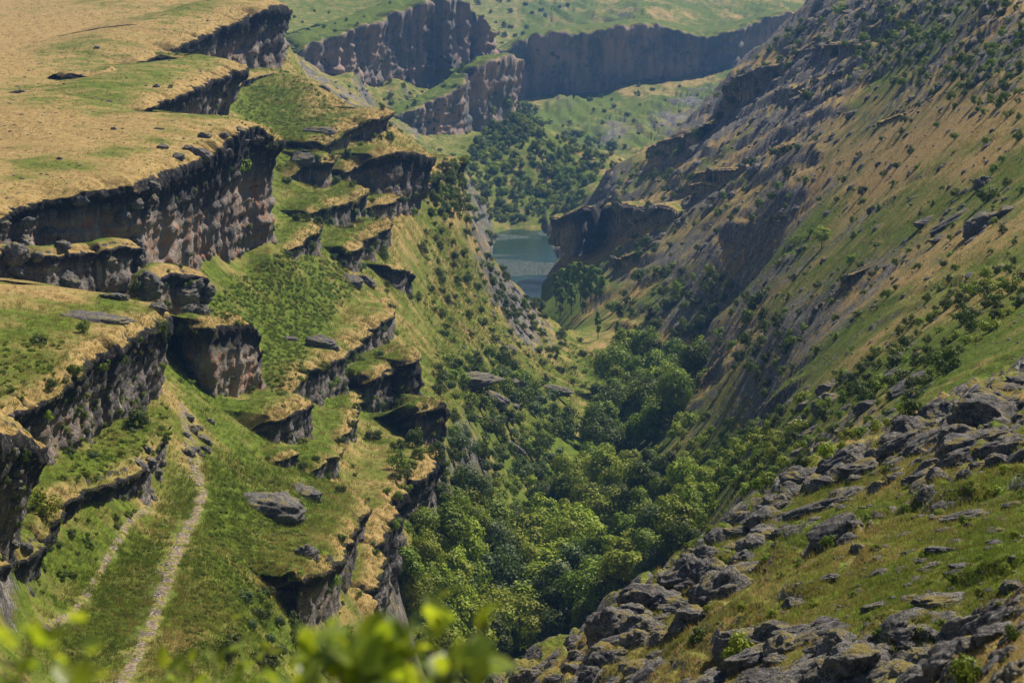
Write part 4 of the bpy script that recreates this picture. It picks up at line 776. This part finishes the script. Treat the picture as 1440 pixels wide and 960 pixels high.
def mesh_arrays(me):
    v = np.empty(len(me.vertices) * 3, np.float32); me.vertices.foreach_get('co', v); f = np.empty(len(me.loops), np.int32); me.loops.foreach_get('vertex_index', f)
    a = np.empty(len(me.vertices), np.float32); me.attributes['shade'].data.foreach_get('value', a); return v.reshape(-1, 3), f.reshape(len(me.polygons), -1), a
for tone in range(4):
    for half in (0, 1):
        rest = [b for i, b in enumerate(BUSH[300:]) if b[3] == tone and i % 2 == half]
        if rest: point_stuff('shrubs', mesh_arrays(SHRUBS[(tone + 3 * half) % 6][tone]), np.array([b[1] - Vector((0, 0, .05 * b[2])) for b in rest]), np.array([b[2] / 2.05 for b in rest]), [M_LEAF, M_LEAFB, M_LEAFD, M_LEAFG][tone])
print('shrubs', len(BUSH))

# ------------------------------------------------------------------ boulders
def mat_rock():
    N = NT('limestone'); P = N.n('ShaderNodeNewGeometry').outputs['Position']; nz = N.n('ShaderNodeSeparateXYZ'); N.set(nz.inputs[0], N.n('ShaderNodeNewGeometry').outputs['Normal'])
    n0 = N.noise(P, .8, 4, .6); n1 = N.noise(P, 4, 6, .68); n2 = N.noise(P, 16, 4, .65)
    c = N.mix(N.ramp(n1, .36, .66), rgb(.05, .048, .052), rgb(.17, .163, .162))
    c = N.mix(N.ramp(N.math('ADD', N.math('MULTIPLY', n2, .6), N.math('MULTIPLY', n0, .4)), .5, .66), c, rgb(.40, .385, .37))
    c = N.mix(N.math('MULTIPLY', N.ramp(N.noise(P, 2.2, 4, .6), .56, .72), .6), c, rgb(.035, .034, .037))
    c = N.mix(N.math('MULTIPLY', N.ramp(nz.outputs[2], .55, .95), N.ramp(n0, .5, .62)), c, rgb(.2, .165, .055))
    N.principled(c, .93, N.bump(N.math('ADD', n1, N.math('MULTIPLY', n2, .5)), .8, .12), .15); return N.m
M_ROCK = mat_rock()
def ico(sub):
    import bmesh
    bm = bmesh.new(); bmesh.ops.create_icosphere(bm, subdivisions=sub, radius=1); bm.verts.ensure_lookup_table()
    v = np.array([q.co[:] for q in bm.verts]); f = np.array([[w.index for w in p.verts] for p in bm.faces]); bm.free(); return v, f
ICO5, ICO3 = ico(5), ico(3)
def rock_mesh(name, seed, src, elong=1.25, flat=.72):
    v, f = src; g = np.random.default_rng(seed); o = g.uniform(-50, 50, 3)
    for _ in range(9):                                    # facets: cut by random planes
        nrm = g.normal(size=3); nrm /= np.linalg.norm(nrm); c = g.uniform(.62, .92); t = v @ nrm; v = v - np.maximum(t - c, 0)[:, None] * nrm * .85
    f1, f2 = cells(v * 1.5 + o); r = 1 + .24 * fbm(v * 1.1 + o, 4, .55) + .34 * (np.clip(f2 - f1, 0, .45) - .25) + .11 * fbm(v * 4 + o, 5, .68, True)
    bed = fbm(np.column_stack([v[:, :2] * .5, v[:, 2] * 6]) + o, 3) * .12
    v = v * (r + bed)[:, None] * np.array([elong, 1, flat]); return mesh_np(name, v, f, M_ROCK)
BOULDER = [rock_mesh('boulder', 500 + i, ICO5, [1.2,1.5,1.1,1.8,1.3,1.6,1.15,1.4,1.9,1.25][i], [.8,.6,.95,.55,.75,.5,.9,.65,.45,.8][i]) for i in range(10)]
nb_ = 0
def boulder(px, py, wpx, v=None, label='grey limestone boulder', group=None, rz=None, sq=1.0, sink=.25, mind=0):
    global nb_
    h = hit(px, py + wpx * .2)
    if not h or h[2].name.startswith(('crown', 'trunk', 'foliage')): return
    d = h[0].y; s = wpx * d / FPX / 2.15; auto = label.startswith('*'); v = random.randrange(10) if v is None else (random.choice(v) if isinstance(v, tuple) else v)
    if auto: label = size_word(wpx, 24, 44) + ' ' + ['rounded', 'low', 'blocky', 'long flat', 'lumpy', 'slabby', 'squarish', 'craggy', 'thin flat', 'stout'][v] + label[1:]; label = by(px, py, label)
    o = link('boulder', BOULDER[v], loc=h[0] + Vector((0, 0, s * (.35 - sink - .5 * (1 - abs(h[1].z)))))); o.scale = (s, s * random.uniform(.8, 1.1), s * sq)
    o.rotation_euler = (random.uniform(-.25, .25), random.uniform(-.3, .1), random.uniform(-.5, .5) if rz is None else rz); nb_ += 1
    up = h[1] if h[1].z > 0 else -h[1]
    if up.z > .3: o.rotation_euler = (Vector((0, 0, 1)).rotation_difference(Vector((0, 0, 1)).lerp(up, .35 if up.z > .6 else .6).normalized()) @ o.rotation_euler.to_quaternion()).to_euler()
    return tag(o, label, 'boulder', group)
def shorten(t): return ' '.join(t.split()[:16])
HB = [(1015,822,96,2,'largest rounded pale boulder on the edge of the near slope',1.0),(905,832,72,0,'rounded dark boulder left of the largest pale boulder',.95),(862,875,74,6,'steep dark boulder standing at the wood edge under the rounded one',1.1),(905,875,66,0,'tall pale boulder below and left of the largest boulder',1.1),(945,838,50,4,'blocky boulder squeezed between the rounded dark and the largest boulder',.95),
 (965,788,50,2,'dark boulder on the brow above the largest boulder',.9),(990,772,40,6,'small black boulder on top of the brow beside the wood',.9),(905,940,70,1,'flat mossy boulder at the bottom centre of the near slope',.75),(840,868,30,6,'small upright boulder against the wood',1.2),(810,895,30,4,'low dark boulder at the foot of the wood edge',.9),
 (740,945,48,0,'pale round boulder at the lowest end of the brow',.8),(700,950,30,4,'small dark boulder at the bottom edge beside the wood',.9),
 (450,479,44,9,'dark isolated boulder on the green slope above the curved ledge',.85),(493,389,32,4,'left one of a pair of dark boulders on the golden ledge',.85),(514,391,28,0,'right one of a pair of dark boulders on the golden ledge',.85),(405,471,26,1,'low grassy boulder on the green slope left of the isolated dark one',.6),
 (370,694,98,7,'long dark rock outcrop on the grassy knoll',.95),(427,686,46,4,'dark rock touching the right end of the long outcrop on the knoll',.9),(431,776,34,6,'small black boulder at the rim of the knoll',1.15),
 (425,218,34,4,'dark rock lump on the small ledge below the green slope',.8),(445,180,32,3,'dark slab rock beside the overhanging ledge',.8),(441,199,28,8,'thin dark slab rock under the one beside the overhanging ledge',.6),(456,122,16,0,'dark rock on the skyline of the green slope',.8),(478,130,16,3,'flat rock on the skyline of the green slope',.6),
 (652,522,60,3,'pale topped rock slab in the shrubs of the lower spur',.8),(690,548,44,1,'dark rock under the pale topped slab on the lower spur',.8),(772,540,40,3,'slanting grey rock on the right flank of the spur',.8),
 (1385,252,34,0,'upper dark boulder of the fallen group on the right slope',.9),(1385,305,60,0,'largest fallen boulder on the right slope',.8),(1335,305,48,3,'slanting fallen boulder left of the largest one on the right slope',.7),(1305,303,36,1,'leaning flat boulder at the left end of the fallen group',.7),(1322,330,28,1,'small flat boulder under the fallen group',.6),(1420,290,30,4,'boulder at the right end of the fallen group',.7),
 (1277,535,48,3,'dark fallen slab alone on the sunny slope above the boulder brow',.7),(1258,520,26,1,'small rock above the dark fallen slab on the sunny slope',.7),
 (1395,570,110,0,'large dark crag at the upper end of the boulder brow',.8),(1350,605,56,6,'dark boulder in front of the large crag',.9),(1320,575,50,4,'dark rounded boulder left of the large crag',.8),(1420,620,60,0,'boulder under the large crag at the right edge',.9),(1310,655,60,3,'slanting rock below the middle of the boulder brow',.7),
 (1205,640,34,4,'black boulder on the upper brow beside the bright shrub',.9),(1165,735,56,5,'long dark boulder in the grass of the near slope',.7),(1192,735,26,6,'black block at the right end of the long dark boulder',.9),(1350,720,50,3,'slanting pale rock in the upper grass of the near slope',.7),(1353,790,34,1,'flat dark rock in the right hand grass',.6),(1207,770,22,6,'small upright stone in the middle of the near grass',1.2),
 (1320,835,64,5,'pale edged block at the top of the lower rock field',.75),(1295,940,90,0,'big pale boulder at the bottom edge of the rock field',.85),(1170,930,80,5,'dark blocky outcrop at the bottom of the rock field',.9),(1140,885,70,3,'slanting slab left of the lower rock field',.6),(135,438,60,8,'flat grey rock on the grassy terrace',.5),(160,412,34,1,'grey rock at the back edge of the grassy terrace',.6),
 (145,100,2,0,'x',1)]
random.seed(21)
for px, py, wp, v, lab, sq in HB[:-1]: boulder(px, py, wp, v, lab, None, sq=sq)
def boulders(poly, n, gap, s0, s1, label, group, **kw):
    for px, py in scatter(poly, n, gap): boulder(px, py, s0 * (s1 / s0) ** (random.random() ** 1.6), label=label, group=group, **kw)
boulders([(700,960),(760,935),(860,880),(960,790),(1040,720),(1090,690),(1130,720),(1050,780),(1000,830),(960,880),(900,960)], 42, 21, 22, 62, '* limestone boulder', 'boulders of the brow')
boulders([(1060,720),(1140,650),(1250,610),(1330,560),(1440,520),(1440,640),(1330,660),(1200,700),(1100,740)], 42, 24, 22, 74, '* dark limestone rock', 'rocks of the upper brow')
boulders([(960,960),(1040,890),(1150,860),(1290,880),(1440,830),(1440,960)], 40, 29, 30, 92, '* weathered grey rock', 'rocks of the lower rock field', sink=.32)
boulders([(1050,770),(1200,700),(1440,640),(1440,840),(1250,850),(1060,850)], 22, 34, 12, 40, '* grass stone', 'stones in the near grass')
boulders([(1000,300),(1440,130),(1440,500),(1250,500),(1060,560)], 14, 30, 8, 24, '* grey rock', 'rocks of the golden slope')
boulders([(1120,560),(1200,520),(1240,590),(1150,640),(1110,620)], 10, 20, 20, 46, '* dark outcrop rock', 'rocks of the outcrop in the scrub')
boulders([(0,300),(110,270),(200,262),(230,250),(210,300),(0,345)], 12, 22, 16, 38, '* rim block', 'rim blocks of the big cliff', v=(0, 2, 4, 6, 9))
boulders([(0,345),(200,330),(190,400),(0,400)], 9, 28, 18, 44, '* dark block', 'blocks under the big cliff', v=(0, 2, 4, 6, 9))
boulders([(200,385),(300,395),(290,440),(220,440)], 10, 18, 22, 46, '* jumbled block', 'blocks of the jumble', v=(0, 2, 4, 6, 9))
boulders([(250,570),(300,590),(285,640),(250,640)], 10, 11, 12, 24, '* tumbled stone', 'stones at the path end', v=(0, 2, 4, 6, 9))
boulders([(225,205),(320,180),(375,180),(380,195),(290,215),(240,235)], 10, 18, 12, 30, '* dark cliff top rock', 'rocks on top of the big cliff', v=(0, 2, 4, 6, 9))
boulders([(20,80),(330,30),(330,220),(20,260)], 8, 40, 6, 14, '* dark plateau stone', 'stones on the plateau')
boulders([(0,620),(30,620),(40,780),(0,790)], 6, 18, 18, 34, '* dark crag block', 'blocks of the left crag', v=(0, 2, 4, 6, 9))
boulders([(190,640),(240,600),(240,680),(210,700)], 6, 14, 14, 26, '* dark block', 'blocks beside the path')
boulders([(640,500),(760,520),(720,700),(650,650)], 8, 24, 14, 34, '* grey rock', 'rocks of the spur')
print('boulders', nb_)
STP = []
for poly, n, s0, s1 in [([(700,960),(1040,720),(1200,640),(1440,540),(1440,960)], 900, 3, 11), ([(1000,300),(1440,60),(1440,520),(1060,580)], 700, 2, 7), ([(860,220),(1150,0),(1440,0),(1440,130),(1000,320),(860,400)], 380, 2, 8),
                        ([(690,330),(760,430),(700,600),(640,640),(640,450)], 160, 2, 8), ([(185,940),(245,780),(290,650),(265,600),(250,640),(215,800),(150,960)], 420, 1.5, 5), ([(0,100),(300,20),(300,200),(0,290)], 300, 1.5, 6), ([(400,60),(640,150),(640,200),(480,130)], 120, 2, 6)]:
    for px, py in scatter(poly, n, .5, 6):
        h = hit(px, py)
        if h and not h[2].name.startswith(('crown', 'foliage', 'trunk')): STP.append((h[0], random.uniform(s0, s1) * random.random() ** .5 * h[0].y / FPX / 2))
RKP = []
for poly, n, s0, s1 in [([(700,960),(860,880),(1040,715),(1200,630),(1440,530),(1440,650),(1200,700),(1050,790),(940,900)], 150, 12, 42), ([(960,960),(1150,870),(1440,840),(1440,960)], 80, 16, 50), ([(1100,760),(1300,690),(1440,680),(1440,830),(1200,850)], 50, 8, 30), ([(1000,140),(1150,0),(1440,0),(1440,140),(1250,170),(1060,260),(960,340),(860,380),(850,240),(930,220)], 230, 7, 26), ([(1060,260),(1440,130),(1440,420),(1250,500),(1100,560),(1000,470),(880,460),(960,370)], 170, 5, 18), ([(1040,560),(1160,540),(1300,470),(1300,560),(1130,650),(1060,650)], 60, 8, 26), ([(690,360),(750,430),(730,520),(690,470)], 40, 5, 16)]:
    for px, py in scatter(poly, n, 4, 8):
        h = hit(px, py)
        if h: q = s0 * (s1 / s0) ** (random.random() ** 1.2) * h[0].y / FPX / 2; RKP.append((h[0] - Vector((0, 0, .3 * q)), q, lie(h[1])))
sm = rock_mesh('rock', 91, ico(4), 1.5, .6); va = np.empty(len(sm.vertices) * 3, np.float32); sm.vertices.foreach_get('co', va); fa_ = np.empty(len(sm.loops), np.int32); sm.loops.foreach_get('vertex_index', fa_); bpy.data.meshes.remove(sm)
for k in (0, 1): point_stuff('rocks', (va.reshape(-1, 3) * ([1, 1, 1] if k else [.8, 1.2, 1.3]), fa_.reshape(-1, 3), np.zeros(len(va) // 3)), np.array([p[0] for p in RKP[k::2]]), np.array([p[1] for p in RKP[k::2]]), M_ROCK, 'grey rocks strewn over the slopes on the right', np.array([p[2] for p in RKP[k::2]]))
sv_, sf_ = ICO3; sm = rock_mesh('stone', 77, ICO3, 1.4, .6); va = np.empty(len(sm.vertices) * 3, np.float32); sm.vertices.foreach_get('co', va); bpy.data.meshes.remove(sm)
point_stuff('stones', (va.reshape(-1, 3), sf_, np.zeros(len(sv_))), np.array([p for p, q in STP]), np.array([q for p, q in STP]), M_ROCK)

# ------------------------------------------------------------------ grass tufts
def mat_grass(name, c0, c1):
    N = NT(name); v = N.attr('shade'); P = N.n('ShaderNodeNewGeometry').outputs['Position']; n = N.noise(P, .5, 3, .6)
    c = N.mix(N.math('ADD', N.math('MULTIPLY', v, .5), N.math('MULTIPLY', N.ramp(n, .3, .7), .5)), rgb(*c0), rgb(*c1))
    p = N.n('ShaderNodeBsdfDiffuse'); N.set(p.inputs[0], c); t = N.n('ShaderNodeBsdfTranslucent'); N.set(t.inputs[0], c)
    m = N.n('ShaderNodeMixShader'); m.inputs[0].default_value = .45; N.t.links.new(p.outputs[0], m.inputs[1]); N.t.links.new(t.outputs[0], m.inputs[2]); N.t.links.new(m.outputs[0], N.out.inputs[0]); return N.m
def tuft(seed, n, spread, lean, wid):
    g = np.random.default_rng(seed); a = g.uniform(0, 6.28, n); r = spread * np.sqrt(g.uniform(0, 1, n)); b = np.column_stack([r * np.cos(a), r * np.sin(a), 0 * a - .08]); h = g.uniform(.5, 1.1, n)
    tip = b + np.column_stack([np.cos(a + g.normal(0, .6, n)) * lean * h, np.sin(a + g.normal(0, .6, n)) * lean * h, h]); t = g.uniform(0, 6.28, n); wv = np.column_stack([np.cos(t), np.sin(t), 0 * t]) * wid
    v = np.stack([b - wv, b + wv, tip], 1).reshape(-1, 3); return v, np.arange(3 * n).reshape(n, 3), np.repeat(g.uniform(0, 1, n), 3)
M_GRASS = [mat_grass('straw', (.30, .19, .07), (.5, .36, .16)), mat_grass('olive_grass', (.14, .14, .028), (.31, .275, .075)), mat_grass('fresh_grass', (.07, .11, .014), (.19, .24, .032))]
GP = [[], [], []]
def grass_zone(poly, n, hpx0, hpx1, bias=0):
    x0, x1 = min(p[0] for p in poly), max(p[0] for p in poly); y0, y1 = min(p[1] for p in poly), max(p[1] for p in poly); pts = []
    while len(pts) < n:
        p = (random.uniform(x0, x1), random.uniform(y0, y1))
        if inside(*p, poly): pts.append((p[0] + random.gauss(0, 13), p[1] + random.gauss(0, 9)))
    hs = [(h, hp) for (px, py), hp in ((p, random.uniform(hpx0, hpx1)) for p in pts) for h in [hit(px, py)] if h and abs(h[1].z) > .5 and h[2].get('kind') == 'structure']
    if not hs: return
    P = np.array([h[0] for h, _ in hs]); rk, g = base_attr(P[:, 0], P[:, 1]); dm = path_mask(P[:, 0], P[:, 1])
    k_ = np.clip(np.hypot(P[:, 0], P[:, 1]) / 250, .3, 3); r_ = smooth(0, 14, P[:, 0]); rk = rk + r_ * (.75 * streak(P[:, 0], P[:, 1], 80, 17, 3, 6) + .12) * smooth(100, 190, np.hypot(P[:, 0], P[:, 1])); g = g + r_ * (1.15 * streak(P[:, 0], P[:, 1], 90, 20, 8, 6) + .02) + bias + .8 * fbm(P / 9, 4) + .35 * fbm(P / 2, 3) + rng.normal(0, .14, len(P))
    rk = rk + (1 - smooth(90, 190, np.hypot(P[:, 0], P[:, 1]))) * r_ * .55 * fbm(np.stack([P[:, 0], P[:, 1], 0 * P[:, 0]], 1) / 9 + 6, 4)
    for p, r, gg, dd, (h, hp) in zip(P, rk, g, dm, hs):
        if dd > .35 or r > .5 + random.gauss(0, .15) + (.2 if p[1] < 125 and p[0] > 0 else 0): continue
        GP[0 if gg < .34 else (1 if gg < .68 else 2)].append((p, hp * p[1] / FPX * (.75 if gg < .32 else 1)))
random.seed(3)
LEFT = [(0,400),(230,430),(300,400),(420,330),(560,300),(640,330),(700,560),(620,640),(560,780),(500,880),(400,960),(0,960)]
grass_zone(LEFT, 26000, 3, 8); grass_zone([(90,960),(40,900),(200,720),(290,640),(420,640),(500,700),(440,820),(330,960)], 11000, 4, 9.5, .1)
grass_zone([(0,0),(400,0),(400,120),(330,180),(330,240),(0,320)], 7000, 2, 4); grass_zone([(330,140),(400,90),(560,160),(640,220),(560,330),(400,330),(390,210)], 8000, 3, 6)
grass_zone([(700,960),(860,860),(1040,700),(1200,620),(1440,540),(1440,960)], 32000, 3.5, 10, -.12); grass_zone([(860,420),(1100,260),(1440,130),(1440,560),(1200,600),(1050,640)], 22000, 2, 6); grass_zone([(600,300),(760,440),(880,540),(800,600),(620,560)], 8000, 2, 6, .15)
for k in range(3):
    for q in range(2):
        sel = GP[k][q::2]
        if sel: point_stuff('grass', tuft(600 + k * 2 + q, 9, .5, .35 + .2 * q, .05), np.array([p for p, _ in sel]), np.array([h for _, h in sel]), M_GRASS[k], ['tufts of dry straw coloured grass', 'tufts of olive grass', 'tufts of fresh green grass'][k])
print('grass', [len(g) for g in GP])

HP = []
for poly, n, s0, s1 in [([(285,435),(330,395),(400,350),(480,372),(505,400),(445,470),(400,560),(372,545),(365,470)], 1100, 4, 9), ([(330,140),(400,95),(490,150),(470,210),(390,245),(345,190)], 450, 3, 6.5), ([(300,700),(340,640),(420,690),(440,780),(340,900),(250,930)], 520, 6, 12), ([(90,560),(240,560),(225,640),(100,690)], 160, 6, 13), ([(90,930),(200,740),(260,700),(190,860),(140,950)], 160, 5, 10), ([(600,310),(760,440),(870,530),(800,600),(620,560),(590,400)], 420, 3, 7), ([(0,470),(90,480),(80,540),(0,580)], 70, 6, 12)]:
    for px, py in scatter(poly, n, 1, 6):
        h = hit(px, py)
        if h and abs(h[1].z) > .45 and h[2].get('kind') == 'structure' and h[2].name[:4] != 'path': q = random.uniform(s0, s1) * h[0].y / FPX / 2; HP.append((h[0] - Vector((0, 0, .35 * q)), q))
M_HERB = mat_leaf('herb', (.09, .135, .012), (.2, .26, .024), trans=.45)
for k in (0, 1): point_stuff('herbs', mesh_arrays(SHRUBS[1 + 2 * k][0]), np.array([p for p, q in HP[k::2]]), np.array([q for p, q in HP[k::2]]), M_HERB, 'low green herbs growing among the grass')

# ------------------------------------------------------------------ leafy shrub right in front of the camera
def mat_near_leaf():
    N = NT('near_leaf'); P = N.n('ShaderNodeTexCoord').outputs['Object']; r = N.n('ShaderNodeObjectInfo').outputs['Random']
    c = N.mix(r, rgb(.09, .15, .012), rgb(.2, .27, .02)); p = N.n('ShaderNodeBsdfPrincipled'); N.set(p.inputs['Base Color'], c); p.inputs['Roughness'].default_value = .38
    t = N.n('ShaderNodeBsdfTranslucent'); N.set(t.inputs[0], N.mix(r, rgb(.26, .37, .012), rgb(.5, .57, .03))); m = N.n('ShaderNodeMixShader'); m.inputs[0].default_value = .5
    N.t.links.new(p.outputs[0], m.inputs[1]); N.t.links.new(t.outputs[0], m.inputs[2]); N.t.links.new(m.outputs[0], N.out.inputs[0]); return N.m
M_NL = mat_near_leaf()
def leaf_mesh(seed):
    g = np.random.default_rng(seed); t = np.linspace(0, 1, 7); wd = np.sin(np.pi * t ** .85) * .27 + .008; wd[-1] = .004; cup = g.uniform(.1, .3); curl = g.uniform(-.25, .1)
    rows = [np.column_stack([t, s * wd, curl * t * t + cup * abs(s) * wd]) for s in (-1, -.5, 0, .5, 1)]; v = np.stack(rows, 1).reshape(-1, 3); return mesh_np('leaf', v, grid_faces(7, 5), M_NL)
LEAVES = [leaf_mesh(i) for i in range(5)]
def leafy_bush(cx, d, wid, top_px, n_stem, n_leaf, size, label, seed):
    g = np.random.default_rng(seed); bx_ = (cx - 720) / FPX * d; bz = float(ground_z(np.array([bx_]), np.array([d]))[0])
    o = bpy.data.objects.new('leafy_shrub', None); PENDING.append(o); o.location = (bx_, d, bz - .05); tag(o, label, 'shrub'); top = -d * (top_px + 150) / FPX - bz; parts = []; tips = []
    for k in range(n_stem):
        fx = (k + .5) / n_stem * 2 - 1 + g.normal(0, .1); e = np.array([fx * wid, g.normal(0, .22), top * (1 - .05 * abs(fx) ** 1.6) * g.uniform(.945, 1.0)]); m1 = e * np.array([.35, .4, .45]) + g.normal(0, .04, 3); m2 = e * np.array([.8, .8, .78]) + g.normal(0, .03, 3)
        parts.append(tube([np.zeros(3) + g.normal(0, .03, 3), m1, m2, e], [.02, .012, .007, .003], 6)); tips.append((m2, e))
    link('stem', mesh_np('stem', *merge(parts), M_BARK), o)
    for k in range(n_leaf):
        m2, e = tips[k % n_stem]; t = g.uniform(-.25, 1.0) if k >= n_stem * 2 else g.uniform(.9, 1.0); p = m2 + (e - m2) * t + g.normal(0, .02, 3)
        lf = link('leaf', LEAVES[k % 5], o, p); s = size * g.uniform(.7, 1.25); lf.scale = (s, s, s); lf.rotation_euler = (g.normal(0, .5), -g.uniform(-.2, 1.25), g.uniform(0, 6.28))
    return o
leafy_bush(540, 5.2, .25, 888, 40, 300, .10, 'blurred bright green leafy shrub close to the camera at the bottom of the picture', 1)
leafy_bush(0, 4.6, .1, 920, 14, 150, .075, 'blurred yellow green shrub in the bottom left corner', 2)
leafy_bush(285, 8.0, .28, 926, 22, 200, .085, 'sharper light green shrub between the two blurred ones at the bottom', 3)

# ------------------------------------------------------------------ haze
def mat_haze():
    N = NT('haze'); v = N.n('ShaderNodeVolumePrincipled'); v.inputs['Color'].default_value = rgb(.2, .46, 1); v.inputs['Density'].default_value = .000125; v.inputs['Anisotropy'].default_value = .15
    N.t.links.new(v.outputs[0], N.out.inputs['Volume']); return N.m
bx = np.array([[x, y, z] for z in (-190, 40) for y in (-60, 3400) for x in (-2600, 2600)], float)
tag(link('haze', mesh_np('haze', bx, [[0,2,3,1],[4,5,7,6],[0,1,5,4],[2,6,7,3],[0,4,6,2],[1,3,7,5]], mat_haze(), shade=False)), kind='stuff')
for o in PENDING: COL.objects.link(o)
